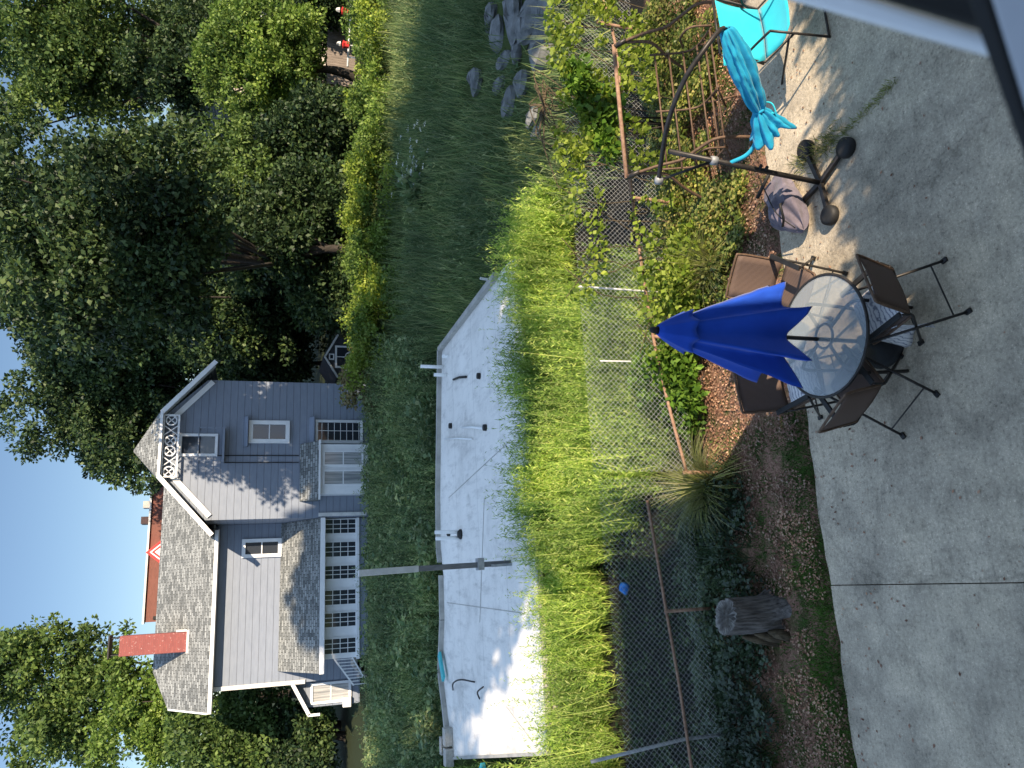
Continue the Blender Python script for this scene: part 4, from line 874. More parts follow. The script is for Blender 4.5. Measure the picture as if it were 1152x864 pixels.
def cantilever():
    b = az(918, 205, .1); z_top = 1.72; tp = az(752, 170, z_top)
    t = thing('cantilever_parasol', 'folded turquoise cantilever parasol on a dark cross base', 'parasol', (b[0], b[1], 0))
    MB().tube([b - [0, 0, .06], tp], .027, 10).build('pole', MT['dark_metal'], t, smooth=True)
    # curved arm
    arm = [az(741, 203, 1.66), az(744, 180, 1.73), az(752, 136, 1.86), az(770, 90, 1.88), az(793, 55, 1.78), az(808, 36, 1.66), az(814, 32, 1.58)]
    MB().tube(smooth_path(arm, 6), .024, 10).build('arm', MT['dark_metal'], t, smooth=True)
    MB().tube([arm[0], b + (tp - b) * .70], .014, 8).build('strut', MT['dark_metal'], t, smooth=True)
    for q in (arm[0], b + (tp - b) * .70): MB().lathe(q - [0, 0, .04], [(.01, 0), (.045, .01), (.045, .07), (.01, .08)], 10).build('joint', MT['galv_post'], t, smooth=True)
    c = b + (tp - b) * .36
    MB().tube([c, c + [.02, -.06, 0]], .016, 8).tube([c + (tp - b) * .04, c + (tp - b) * .04 + [.02, -.06, 0]], .016, 8).build('crank', MT['black'], t, smooth=True)
    base = [az(905, 168, .05), az(950, 166, .05), az(932, 242, .05), 2 * az(918, 205, .05) - az(950, 166, .05)]
    for e in base:
        MB().beam((b[0], b[1], .045), (e[0], e[1], .045), .05, .045).build('base_arm', MT['dark_metal'], t, bevel=.005)
    for e in base[:3]:
        MB().lathe((e[0], e[1], 0), [(.02, .0), (.10, .0), (.105, .02), (.10, .07), (.06, .085), (.02, .08)], 20).build('foot_pad', MT['black'], t, smooth=True)
    # folded canopy, gathered by a strap
    p0 = np.array(arm[-1]) - [0, 0, .02]; p1 = az(854, 124, 1.0); p2 = az(866, 150, .78); n = 110; V = []; NR = 60
    for j in range(NR + 1):
        f = j / NR
        c = p0 + (p1 - p0) * (f / .72) if f < .72 else p1 + (p2 - p1) * ((f - .72) / .28)
        rad = (.05 + .085 * math.sin(math.pi * min(1, f / .72)) ** .6 * (1 - .2 * f)) if f < .72 else .055 + .16 * ((f - .72) / .28) ** .8
        if f < .72: rad = max(rad, .05)
        ax = unit((p1 - p0)[None])[0]; a = np.cross(ax, [0, 0, 1]); a /= np.linalg.norm(a); bb = np.cross(a, ax)
        for i in range(n):
            w = 2 * math.pi * i / n; fold = 1 + (.16 * math.sin(w * 11 + 1.2 * math.sin(3 * f)) + .10 * math.sin(w * 7 + 2.2 * f + 1)) * (.5 + .5 * f) + .14 * math.sin(w * 3 + 2)
            end = (.05 * math.sin(w * 3 + 1) + .02 * math.sin(w * 11)) * max(0, f - .8) / .2
            fold += .16 * (noise_lib.ridged_multi_fractal(Vector((math.cos(w) * 2.2, math.sin(w) * 2.2, f * 5)), .9, 2.1, 4, 1.0, 2.0) - 1.1)
            V.append(c + rad * fold * (math.cos(w) * a + .8 * math.sin(w) * bb) + ax * end)
    mb = MB(); mb.add(V, [(j*n+i, j*n+(i+1) % n, (j+1)*n+(i+1) % n, (j+1)*n+i) for j in range(NR) for i in range(n)]); cn = mb.build('canopy', MT['teal_cloth'], t, smooth=True, solid=.006)
    ring = [p1 + .062 * (math.cos(w) * a + .85 * math.sin(w) * bb) for w in np.linspace(0, 2 * math.pi, 25)]
    MB().tube(ring, .014, 6, False).build('tie', MT['teal_cloth'], cn, smooth=True)
    q = b + (tp - b) * .60; d = p2 + [0, .05, .02]; e1 = (d + q) / 2 - [0, 0, .05]
    MB().tube(smooth_path([p1 - [.02, 0, .08], e1, q], 6), [.022] * 13, 6).build('strap', MT['teal_cloth'], t, smooth=True)
    lp = p1 + a * .07 + [0, -.02, .02]; MB().tube(smooth_path([lp, lp + [.03, -.05, .03], lp + [0.02, -.1, -.04], lp + [-.06, -.05, -.08], lp + [-.1, -.1, -.14]], 5), .008, 6).tube(smooth_path([lp + [.04, -.02, 0], lp + [-.02, -.14, -.08], lp + [-.12, -.13, -.14]], 5), .007, 6).build('tassel', MT['teal_sling'], cn, smooth=True)
cantilever()

def bag():
    c = (az(868, 206, .1) + az(912, 258, .0)) / 2; d = az(912, 258, 0) - az(868, 206, .1); d[2] = 0; ln = np.linalg.norm(d); d /= ln; s = np.array([-d[1], d[0], 0])
    t = thing('bag', 'slumped grey-mauve cloth bag lying against the dark parasol base', 'bag', (c[0], c[1], 0)); V = []; NU, NV = 64, 80
    for j in range(NU + 1):
        f = j / NU * 2 - 1; w = max(0.0, 1 - abs(f) ** 2.6) ** .5 * (1 + .14 * math.sin(5 * f) - .18 * f)
        for i in range(NV):
            a = 2 * math.pi * i / NV; q = Vector((math.cos(a) * 1.3, math.sin(a) * 1.3, f * 1.6))
            rg = noise_lib.ridged_multi_fractal(q * 1.6, 0.9, 2.1, 4, 1.0, 2.0); lo = noise_lib.noise(q * 1.1 + Vector((3, 1, 7)))
            rr = 1 + .13 * (rg - 1.0) * .6 + .30 * lo
            h = .27 + .07 * math.sin(3 * f + 1); sq = math.copysign(abs(math.sin(a)) ** .75, math.sin(a)); zz = h * .45 + sq * h * .55 * w * rr
            if zz > h * .55: zz = h * .55 + (zz - h * .55) * .65 + .03 * lo
            V.append(c * [1, 1, 0] + d * (f * ln * .52 + .03 * lo) + s * math.cos(a) * .20 * w * rr + np.array([0, 0, max(.004, zz)]))
    mb = MB(); mb.add(V, [(j*NV+i, j*NV+(i+1) % NV, (j+1)*NV+(i+1) % NV, (j+1)*NV+i) for j in range(NU) for i in range(NV)]); mb.build('body', MT['bag_cloth'], t, smooth=True)
    o = np.array([c[0], c[1], 0])
    MB().tube(smooth_path([o + d*.12 + s*.08 + [0, 0, .28], o + d*.22 + s*.12 + [0, 0, .36], o + d*.3 + s*.02 + [0, 0, .30], o + d*.26 - s*.1 + [0, 0, .22]], 5), .014, 6).build('handle', MT['black'], t, smooth=True)
    MB().tube(smooth_path([o - d*.42 + s*.02 + [0, 0, .26], o - d*.1 + s*.03 + [0, 0, .325], o + d*.2 + [0, 0, .32], o + d*.42 + [0, 0, .2]], 5), .007, 5).build('zip', MT['black'], t, smooth=True)
    MB().tube([o - d*.36 + s*.17 + [0, 0, .24], o - d*.33 - s*.16 + [0, 0, .24]], .02, 6).build('strap', MT['black'], t, smooth=True)
bag()

def recliner():
    TL = az(814, 72, .98); BL = az(862, 66, .42); 
    x0 = BL[0]; w = .62; yb = BL[1]
    t = thing('lounge_chair', 'turquoise sling lounge chair with dark tube arms', 'chair', (x0 + w / 2, yb - .25, 0))
    th = (TL[1] - yb)
    def sheet(name, rows, mat_):
        V = [];
        for (xa, xb, y, z) in rows:
            for i in range(9): u = i / 8; V.append((xa + (xb - xa) * u, y - .0, z - .02 * math.sin(math.pi * u)))
        mb = MB(); mb.add(V, [(j*9+i, j*9+i+1, (j+1)*9+i+1, (j+1)*9+i) for j in range(len(rows)-1) for i in range(8)]); return mb.build(name, mat_, t, smooth=True, solid=.006)
    sheet('backrest', [(TL[0] - .02 + (x0 - TL[0]) * (1 - f), x0 + w, TL[1] + (yb - TL[1]) * (1 - f) + .03 * math.sin(math.pi * f), .43 + .55 * f) for f in np.linspace(1, 0, 9)], MT['teal_sling'])
    fr = az(893, 40, .40)
    sheet('seat', [(x0 + .0 + (.10 if f > .7 else 0) * (f - .7) / .3, x0 + w, yb - .42 * f, .42 - .015 * math.sin(math.pi * f)) for f in np.linspace(0, 1, 9)], MT['teal_sling'])
    for s, xx in ((0, x0 - .03), (1, x0 + w + .03)):
        MB().tube(smooth_path([(xx, yb + .05, .42), (xx - .01, yb + .0, .60), (xx, yb - .06, .68), (xx, yb - .15, .70), (xx, yb - .42, .68)], 5), .014, 8).build('armrest', MT['dark_metal'], t, smooth=True)
        MB().tube([(xx, yb - .42, .68), (xx, yb - .50, .0)], .013, 8).build('leg', MT['dark_metal'], t, smooth=True)
        MB().tube([(xx, yb + .30, .0), (xx, yb - .38, .42)], .013, 8).build('leg', MT['dark_metal'], t, smooth=True)
        MB().tube([(xx, yb - .44, .41), (xx, yb + .02, .42), (xx + (.02 if s else -.02), TL[1] + .02, .98)], .013, 8).build('side_rail', MT['dark_metal'], t, smooth=True)
    MB().tube([(x0 - .04, TL[1] + .02, .99), (x0 + w + .04, TL[1] + .02, .99)], .013, 8).build('top_rail', MT['dark_metal'], t, smooth=True)
    MB().tube([(x0 - .03, yb - .50, .014), (x0 + w + .03, yb - .50, .014)], .012, 8).build('stretcher', MT['dark_metal'], t, smooth=True)
recliner()

def swing():
    Y = 7.6; L = ay(702, 199, Y); Rr = ay(693, 53, Y); zt = (L[2] + Rr[2]) / 2; xl, xr = L[0], Rr[0]
    t = thing('swing_frame', 'bare brown garden swing frame with curved ends, standing in the ivy', 'swing', ((xl + xr) / 2, Y, 0))
    MB().tube([(xl - .02, Y, zt), (xr + .02, Y, zt)], .026, 8).build('top_bar', MT['rust'], t, smooth=True)
    for x in (xl, xr):
        MB().tube([(x, Y + .02, zt), (x, Y - .15, zt - .10)], .032, 8).build('end_joint', MT['dark_metal'], t, smooth=True)
        MB().tube(smooth_path([(x, Y - .02, zt), (x + .02, Y - .30, zt - .28), (x + .05, Y - .45, zt - .52), (x + .12, Y - .62, zt - .66), (x + .16, Y - .82, zt - .82), (x + .16, Y - .95, .02)], 5), .02, 8).build('leg', MT['brown_metal'], t, smooth=True)
        MB().tube(smooth_path([(x, Y - .12, zt - .12), (x - .03, Y - .22, zt - .42), (x - .12, Y - .1, zt - .75), (x - .22, Y + .05, .05)], 5), .02, 8).build('leg', MT['brown_metal'], t, smooth=True)
    # bench carcass: two end loops and long slats
    z = .34
    for i, (y, zz) in enumerate(((7.5, .80), (7.42, .64), (7.34, .48), (7.2, .36), (7.05, .34), (6.9, .36))):
        MB().tube([(xl + .12, y, zz), (xr - .1, y, zz)], .012, 6).build('slat', MT['brown_metal'], t, smooth=True)
    for x in (xl + .12, (xl + xr) / 2, xr - .1):
        MB().tube(smooth_path([(x, 7.52, .86), (x, 7.36, .46), (x, 7.2, .35), (x, 6.86, .36)], 5), .014, 8).build('bench_rib', MT['brown_metal'], t, smooth=True)
        MB().tube([(x, 7.2, .34), (x, 6.95, .0)], .013, 8).tube([(x, 6.9, .35), (x, 7.25, .0)], .013, 8).build('bench_leg', MT['brown_metal'], t, smooth=True)
    for x in (xl + .1, xr - .08): MB().tube(smooth_path([(x, 7.3, .5), (x, 7.15, .62), (x, 6.95, .60), (x, 6.85, .36)], 5), .014, 8).build('bench_arm', MT['brown_metal'], t, smooth=True)
swing()

def stump():
    b = az(878, 690, 0); tp = az(812, 692, .66); b = np.array([(b[0] + tp[0]) / 2, (b[1] + tp[1]) / 2, 0]); 
    t = thing('tree_stump', 'weathered tree stump with torn bark beside the shaded lawn strip', 'stump', (b[0], b[1], 0)); V = []; NV, NJ = 150, 44
    for j in range(NJ + 1):
        f = j / NJ; z = -.05 + .71 * f
        for i in range(NV):
            a = 2 * math.pi * i / NV; flare = 1 + 1.5 * max(0, .42 - f) ** 1.6 * (1.1 + math.sin(a * 4 + .5) + .4 * math.sin(a * 7))
            q = Vector((math.cos(a) * 6, math.sin(a) * 6, z * 2.2)); rg = noise_lib.ridged_multi_fractal(q, .8, 2.2, 5, 1.0, 2.0) - 1.1
            lo = noise_lib.noise(Vector((math.cos(a) * 1.5, math.sin(a) * 1.5, z * 1.5)))
            notch = -.35 * max(0, 1 - abs(((a + 2.05 + math.pi) % (2 * math.pi)) - math.pi) / .30) * max(0, .62 - f) / .62
            r = .20 * flare * (1 + .055 * rg + .13 * lo + notch) * (1 - .07 * f)
            V.append((b[0] + r * math.cos(a), b[1] + r * math.sin(a) * 1.08, z + (.03 * noise_lib.noise(q) - .04 * math.cos(a) if f > .93 else 0)))
    mb = MB(); mb.add(V, [(j*NV+i, j*NV+(i+1) % NV, (j+1)*NV+(i+1) % NV, (j+1)*NV+i) for j in range(NJ) for i in range(NV)]); mb.build('bark', MT['stump_bark'], t, smooth=True)
    tv = V[-NV:]; c = (b[0], b[1], .645); mb = MB(); inner = [(c[0] + (p[0] - c[0]) * .6, c[1] + (p[1] - c[1]) * .6, p[2] - .015 + .012 * math.sin(i * 2.3)) for i, p in enumerate(tv)]
    mb.add(list(tv) + inner + [c], [(i, (i+1) % NV, NV + (i+1) % NV, NV + i) for i in range(NV)] + [(NV + i, NV + (i+1) % NV, 2*NV) for i in range(NV)]); mb.build('cut_top', MT['stump_wood'], t)
    # slab of bark peeled away on one side, rotten wood inside
    mb = MB()
    for k, (dx, dy, h) in enumerate(((-.22, -.06, .36), (-.25, .02, .46), (-.20, -.14, .24))): mb.tube([(b[0] + dx * 1.25, b[1] + dy * 1.35, -.03), (b[0] + dx * 1.05, b[1] + dy * 1.1, h * .6), (b[0] + dx * .92, b[1] + dy, h)], [.07, .055, .015], 7)
    mb.build('torn_bark', MT['rot_wood'], t, smooth=True)
stump()

ROCKS = [(566, 42, .38), (592, 92, .42), (578, 118, .3), (600, 132, .28), (584, 20, .5), (612, 60, .55), (600, 22, .6), (605, 150, .22), (572, 70, .25), (615, 20, .5), (560, 20, .3), (585, 60, .3), (546, 92, .5), (568, 96, .3)]
def rocks():
    spots = ROCKS
    labs = 'flat grey|pale angular|small rounded|low grey|broad pale|large tilted|large grey|small pale|small grey|wide slab-like|small broken|low broken|big rounded brown-grey|squat grey'.split('|')
    for i, (px, py, r) in enumerate(spots):
        c = az(px, py, .05); c[2] = gz(c[0], c[1]); me = MB(); n, m = 9, 7; V = []
        sc = rng.uniform(.7, 1.25, 3) * r; ph = rng.uniform(0, 6, 4)
        for j in range(m + 1):
            th = math.pi * j / m
            for k in range(n):
                a = 2 * math.pi * k / n; q = 1 + .2 * math.sin(2 * a + ph[0]) + .18 * math.sin(3 * th + ph[1] + a) + rng.normal() * .05
                V.append((c[0] + sc[0] * q * math.sin(th) * math.cos(a), c[1] + sc[1] * q * math.sin(th) * math.sin(a), c[2] + .5 * sc[2] * q * math.cos(th) + .1 * r))
        me.add(V, [(j*n+k, j*n+(k+1) % n, (j+1)*n+(k+1) % n, (j+1)*n+k) for j in range(m) for k in range(n)]); o = me.build('rock', MT['rock'], None)
        tag(o, f'{labs[i]} rock on the shaded slope beyond the vine-covered fence', 'rock', 'rocks on the slope')
rocks()
def litter():
    c = az(711, 661, 0); c[2] = gz(c[0], c[1]); V = []; n, m = 12, 8
    for j in range(m + 1):
        th = math.pi * j / m
        for k in range(n): a = 2*math.pi*k/n; q = 1 + .25*math.sin(3*a+j) + .15*math.sin(5*a); V.append((c[0] + .09*q*math.sin(th)*math.cos(a), c[1] + .07*q*math.sin(th)*math.sin(a), c[2] + .16 + .07*q*math.cos(th)))
    mb = MB(); mb.add(V, [(j*n+k, j*n+(k+1) % n, (j+1)*n+(k+1) % n, (j+1)*n+k) for j in range(m) for k in range(n)]); o = mb.build('plastic_bag', MT['blue_litter'], None, smooth=True); tag(o, 'crumpled blue plastic bag on the dark ground past the fence', 'litter')
litter()
def yard_post():
    b = az(417, 858, 1.2); a = ay(375, 853, b[1]); 
litter_done = True

# ------------------------------------------------------------------ vegetation
def vegetation():
    # tall sunlit weeds between the fence and the garage
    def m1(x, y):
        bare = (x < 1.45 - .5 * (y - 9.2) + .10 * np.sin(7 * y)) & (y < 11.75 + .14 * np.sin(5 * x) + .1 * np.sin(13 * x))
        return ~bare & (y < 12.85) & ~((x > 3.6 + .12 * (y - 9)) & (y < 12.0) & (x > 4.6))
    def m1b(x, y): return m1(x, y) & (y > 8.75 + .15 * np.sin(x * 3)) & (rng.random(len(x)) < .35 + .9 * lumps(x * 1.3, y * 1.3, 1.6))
    V = np.vstack([stalks(9500, (-5.5, 6.6), (8.7, 12.85), .45, 1.25, 30, .12, .014, m1b, 1.5), stalks(2600, (-5.5, 6.6), (9.2, 12.9), 1.1, 1.85, 42, .11, .011, m1b, 2.2), stalks(2000, (.2, 6.4), (12.25, 12.86), .95, 1.6, 36, .12, .014, None, 1.7), stalks(1300, (-5.0, .2), (12.2, 12.86), .6, 1.2, 32, .12, .014, None, 1.7)])
    o = quadmesh('tall_weeds', V, MT['lf_weed']); tag(o, 'bright tall weeds crowding the fence and the white roof', 'weeds', kind='stuff')
    # weeds spilling past the roof corner at the far end
    V = stalks(500, (6.1, 7.2), (12.0, 13.6), .6, 1.0, 24, .13, .02)
    V2 = stalks(900, (-6.5, -3.4), (12.5, 20), .6, 1.1, 18, .16, .026, lambda x, y: x < -3.0 - .19 * (y - 12.9))
    o = quadmesh('weeds', np.vstack([V, V2]), MT['lf_weed']); tag(o, 'weeds around the ends of the white-roofed garage', 'weeds', kind='stuff')
    # shaded field on the slope
    rc = [(az(px, py, .05), r_) for px, py, r_ in ROCKS]
    def m2(x, y):
        ok = (x > 6.25) & (x < y * .95 + 2)
        for c_, r_ in rc: ok &= ((x - c_[0]) ** 2 + ((y - c_[1] + .35) / 1.5) ** 2) > (r_ * 1.25) ** 2
        return ok
    V = np.vstack([grass(46000, (6.2, 28), (9.6, 27.5), .25, .6, .022, m2, .45, .7), grass(22000, (6.2, 28), (11, 27.5), .6, 1.05, .02, lambda x, y: m2(x, y) & (lumps(x, y, .8) > .42), .28, 1.1), stalks(1800, (7, 28), (12, 27.5), .5, 1.0, 16, .16, .03, lambda x, y: m2(x, y) & (lumps(x + 5, y, .7) > .5))])
    V2 = cover(16000, (8, 28), (12, 28), .35, .12, lambda x, y: m2(x, y) & (lumps(x, y, .5) > .55), k=.6)
    o = quadmesh('field_grass', np.vstack([V, V2]), MT['lf_field']); tag(o, 'shaded long grass and creeper on the slope', 'grass', kind='stuff')
    # overgrown strip between garage and house
    V = np.vstack([stalks(6500, (-9, 9.5), (20.4, 28.5), .5, 1.25, 18, .15, .024, lambda x, y: x < 6.3 + (y - 19) * .33), stalks(1500, (-9, 9.5), (28.5, 31), .2, .4, 12, .15, .03)])
    V2 = np.vstack([cover(26000, (-10, 10), (20.5, 28.5), 1.15, .17, lambda x, y: (lumps(x, y, .9) > .5) & (x < 6.3 + (y - 19) * .33), k=.9), cover(16000, (-9, 9.5), (27, 31), .7, .15, lambda x, y: lumps(x + 3, y, 1.1) > .45, k=1.1)])
    o = quadmesh('undergrowth', np.vstack([V, V2]), MT['lf_field']); tag(o, 'overgrown weeds between the garage and the blue-grey house', 'weeds', kind='stuff')
    # leaf litter, turf strip, patio-crack grass
    V = cover(42000, (-6, 8), (6.7, 8.6), .04, .028, lambda x, y: lumps(x, y, 2.0) + .35 * (x > 1.4) > .42); o = quadmesh('leaf_litter', V, MT['lf_litter']); tag(o, 'dry reddish leaf litter on the bed', 'litter', kind='stuff')
    V = np.vstack([grass(60000, (-7, 1.6), (6.62, 7.45), .04, .10, .009, lambda x, y: rng.random(len(x)) < np.clip(1.25 - (y - 6.6) / .55 + .5 * (lumps(x, y, 2.5) - .5), 0.06, 1), .6), grass(9000, (1.2, 7), (6.60, 7.7), .03, .12, .008, lambda x, y: lumps(x, y, 2.2) > .52, .6), grass(16000, (-7, 1.6), (7.3, 8.4), .03, .11, .009, lambda x, y: lumps(x, y, 1.9) > .5, .6)])
    o = quadmesh('turf', V, MT['lf_lawn']); tag(o, 'short grass strip along the patio edge', 'grass', kind='stuff')
    n = 420; x = rng.uniform(-3, 6.5, n); y = 6.62 - np.abs(rng.normal(size=n)) * .55; y = np.where(rng.random(n) < .3, rng.uniform(4.2, 6.6, n), y); P = np.stack([x, y, np.full(n, .004)], 1); D = rand_dirs(n); D[:, 2] = .06; D = unit(D); L = .035 * (.3 + rng.random(n)); aa = np.cross(D, [0, 0, 1.])
    o = quadmesh('debris', blades(P, D, unit(aa) * (L * .6)[:, None], L, -.002), MT['lf_litter']); tag(o, 'fallen bits of leaf on the concrete', 'litter', kind='stuff')
    a = az(898, 188, 0); b = az(950, 150, 0); c = az(1010, 90, 0); V = []
    for p, q, n, h, w in ((a, b, 420, .12, .13), (b, c, 260, .06, .05)):
        s = rng.random(n); P = p + (q - p) * s[:, None] + rng.normal(size=(n, 3)) * [w * .5, w * .5, 0]; P[:, 2] = 0; D = rng.normal(size=(n, 3)) * .7; D[:, 2] = 1; D = unit(D); V.append(blades(P, D, side(D, np.full(n, .009)), h * (.4 + rng.random(n)), .003))
    o = quadmesh('crack_grass', np.vstack(V), MT['lf_straw']); tag(o, 'weeds sprouting from the patio crack under the cross base', 'grass', kind='stuff')
    # ivy around the swing, dark ivy behind the stump
    V = cover(30000, (3.1, 8.2), (6.95, 9.0), .45, .05, lambda x, y: (lumps(x, y, 1.5) + (y - 7.2) * .5 > .55), k=1.3)
    o = quadmesh('ivy', V, MT['lf_ivy']); tag(o, 'ivy and weeds spreading under the swing frame', 'ground cover', kind='stuff')
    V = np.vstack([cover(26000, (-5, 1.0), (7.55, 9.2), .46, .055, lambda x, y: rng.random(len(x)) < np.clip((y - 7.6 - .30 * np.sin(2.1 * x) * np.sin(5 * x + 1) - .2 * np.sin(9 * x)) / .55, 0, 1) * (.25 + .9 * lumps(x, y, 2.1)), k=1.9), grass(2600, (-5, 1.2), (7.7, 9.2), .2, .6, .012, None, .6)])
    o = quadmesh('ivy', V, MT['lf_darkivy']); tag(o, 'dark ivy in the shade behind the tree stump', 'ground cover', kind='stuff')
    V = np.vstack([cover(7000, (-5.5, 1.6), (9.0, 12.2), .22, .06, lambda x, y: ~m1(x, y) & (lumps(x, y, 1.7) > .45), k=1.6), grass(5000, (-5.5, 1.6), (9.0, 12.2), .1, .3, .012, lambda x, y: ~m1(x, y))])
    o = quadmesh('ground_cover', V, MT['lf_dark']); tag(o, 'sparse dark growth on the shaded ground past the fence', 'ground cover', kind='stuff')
    # individual plants in the bed
    p = az(768, 428, .35); g = 0.02
    shrub('leafy_bush', 'bright green broad-leaved bush behind the blue parasol', 'bush', (p[0], p[1], g), [(p[0] + dx, p[1] + dy, z, .30, .24, .24) for dx, dy, z in ((-.15, 0, .45), (.25, .05, .5), (.0, -.12, .3), (.5, .0, .35), (-.4, .05, .3), (.1, .1, .7))], MT['lf_bush'], 170, 26, .085, .13)
    p = az(775, 330, .35)
    shrub('leafy_bush', 'yellow-green leafy bush between the parasol tip and the swing frame', 'bush', (p[0], p[1], g), [(p[0] + dx, p[1] + dy, z, .32, .25, .2) for dx, dy, z in ((-.3, 0, .35), (.2, .05, .4), (.55, 0, .3), (0, .1, .55))], MT['lf_vine'], 130, 26, .075, .13)
    def tuft(name, lab, px, py, n, L, m, spread=.9):
        b = az(px, py, .02); b[2] = .0; t = thing(name, lab, 'grass clump', tuple(b)); Vs = []
        ang = rng.uniform(0, 2 * math.pi, n); st = b + np.stack([np.cos(ang) * .09 * rng.random(n), np.sin(ang) * .09 * rng.random(n), np.zeros(n)], 1)
        out = np.stack([np.cos(ang), np.sin(ang), np.zeros(n)], 1); l = L * (.35 + .75 * rng.random(n)); tilt = spread * (.2 + 1.1 * rng.random(n)) * (.7 + .5 * np.sin(ang * 2 + 1) ** 2)
        prev = st; 
        for k in range(4):
            an = tilt * (.35 + .45 * k); D = unit(out * np.sin(np.clip(an, 0, 2.2))[:, None] + np.array([0, 0, 1.]) * np.cos(np.clip(an, 0, 2.2))[:, None]); nx = prev + D * (l / 4)[:, None]
            sd_ = np.stack([-np.sin(ang), np.cos(ang), np.zeros(n)], 1) * (.0065 * (1 - .2 * k)); sd2 = np.stack([-np.sin(ang), np.cos(ang), np.zeros(n)], 1) * (.0065 * (1 - .2 * (k + 1)))
            Vs.append(np.stack([prev - sd_, prev + sd_, nx + sd2, nx - sd2], 1).reshape(-1, 3)); prev = nx
        quadmesh('blades', np.vstack(Vs), m, t)
    tuft('grass_clump', 'big arching clump of yellow-green grass at the end of the sagging rail', 812, 545, 900, .95, MT['lf_straw'], 1.15)
    tuft('grass_clump', 'spiky grass clump behind the sunlit folding chair', 812, 300, 620, .7, MT['lf_straw'], 1.1)
    # vines on the fence
    def vines(name, lab, xs, zs, n, size, m, y=FY, dy=.12):
        x = rng.uniform(*xs, n); z = zs[0] + (zs[1] - zs[0]) * rng.random(n); k = np.clip(lumps(x * 1.2, z * 2.0, 1.6), 0, 1) > .44; x, z = x[k], z[k]; n = len(x)
        P = np.stack([x, y - dy * rng.random(n), z], 1); D = rand_dirs(n); D[:, 1] = -.5 - .5 * rng.random(n); D[:, 2] = D[:, 2] * .6 - .15; D = unit(D); L = size * (.5 + .9 * rng.random(n)); t = thing(name, lab, 'vine', (sum(xs) / 2, y, 0))
        quadmesh('leaves', blades(P, D, side(D, L * .85), L, size * .12), m, t)
        mb = MB()
        for i in range(9):
            xx = xs[0] + (xs[1] - xs[0]) * (i + .5) / 9; mb.tube(smooth_path([(xx, y - .03, 0), (xx + .1 * math.sin(i), y - .04, zs[1] * .4), (xx + .25 * math.sin(2 * i), y - .03, zs[1] * .75), (xx + .4 * math.sin(3 * i + 1), y - .02, zs[1])], 3), .006, 5)
        mb.build('stems', MT['rot_wood'], t)
    vines('vine', 'leafy yellow-green vine over the fence top behind the swing frame', (5.2, 8.4), (.3, 2.0), 5200, .075, MT['lf_vine'])
    vines('vine', 'vine creeping along the fence top between the root tangle and the parasol', (3.3, 5.4), (1.35, 1.95), 900, .07, MT['lf_vine'])
    vines('vine', 'low vine leaves climbing the fence foot behind the parasol pole', (2.6, 4.8), (.1, 1.0), 1300, .075, MT['lf_vine'], dy=.2)
    c = ay(650, 120, FY); shrub('climbing_bush', 'pendulous pinnate-leaved bush hanging over the chain-link fence', 'bush', (c[0], FY + .1, .1), [(c[0] + dx, FY - .05 + dy, c[2] - .1 + dz, .28, .16, .22) for dx, dy, dz in ((-.25, 0, -.15), (.1, .0, 0.0), (.4, 0, .02), (0, -.05, -.35), (-.5, 0, -.3))], MT['lf_bush'], 70, 20, .1, .11)
    # pulled-up root tangle hanging at the fence top
    c = ay(612, 118, FY + .15); t = thing('root_tangle', 'tangle of dead vine roots hooked over the fence top', 'roots', tuple(c)); mb = MB()
    for i in range(26):
        a = rng.normal(size=3) * [.3, .12, .12]; e = a + np.array([rng.normal() * .25 - .1, rng.normal() * .1, -abs(rng.normal()) * .5 + .1]); mb.tube(smooth_path([c, c + a, c + e], 3), [.012, .011, .01, .008, .007, .006, .004], 5)
    mb.build('roots', MT['rot_wood'], t)
    # wild white flowers in the field
    c = az(487, 180, .6); t = thing('flowering_weed', 'patch of white-flowered weed in the dark long grass', 'flowers', (c[0], c[1], gz(c[0], c[1]))); n = 42; x = c[0] + rng.normal(size=n) * .55; y = c[1] + rng.normal(size=n) * .75; z = gz(x, y) + .5 + .5 * rng.random(n); mb = MB(); Vf = []
    for i in range(n):
        mb.tube([(x[i], y[i], z[i] - .6), (x[i], y[i], z[i])], .006, 4); k = 14; P = np.tile([x[i], y[i], z[i]], (k, 1)) + rng.normal(size=(k, 3)) * [.045, .045, .012]; D = rand_dirs(k); D[:, 2] = .25; D = unit(D); Vf.append(blades(P, D, side(D, np.full(k, .03)), np.full(k, .036), .003))
    mb.build('stems', MT['lf_field'], t); quadmesh('flowers', np.vstack(Vf), MT['lf_flower'], t)['kind'] = 'stuff'
    c = az(487, 208, .5); shrub('broad_leaved_weed', 'broad-leaved dark weed below the white flowers', 'plant', (c[0], c[1], .6), [(c[0], c[1], 1.0, .6, .5, .3)], MT['lf_field'], 26, 14, .28, .3)
    # sunlit ivy bank in front of the dark trees
    cy_ = [(427, 20, 1.9, 1.3), (430, 75, 2.0, 1.2), (428, 130, 1.9, 1.2), (432, 185, 1.9, 1.1), (434, 240, 1.8, 1.2), (438, 290, 1.7, 1.2), (440, 335, 1.7, 1.2), (440, 380, 1.6, 1.1)]
    labs = ['shrub at the edge of the far rail', 'yellow-green shrub by the lawn ornaments', 'shrub under the lit tree', 'shrub beside pale garden stones', 'round ivy shrub before the dark yard', 'tall ivy shrub facing the white flowers', 'thick ivy shrub across from the roof tip', 'ivy shrub next to the browned one']
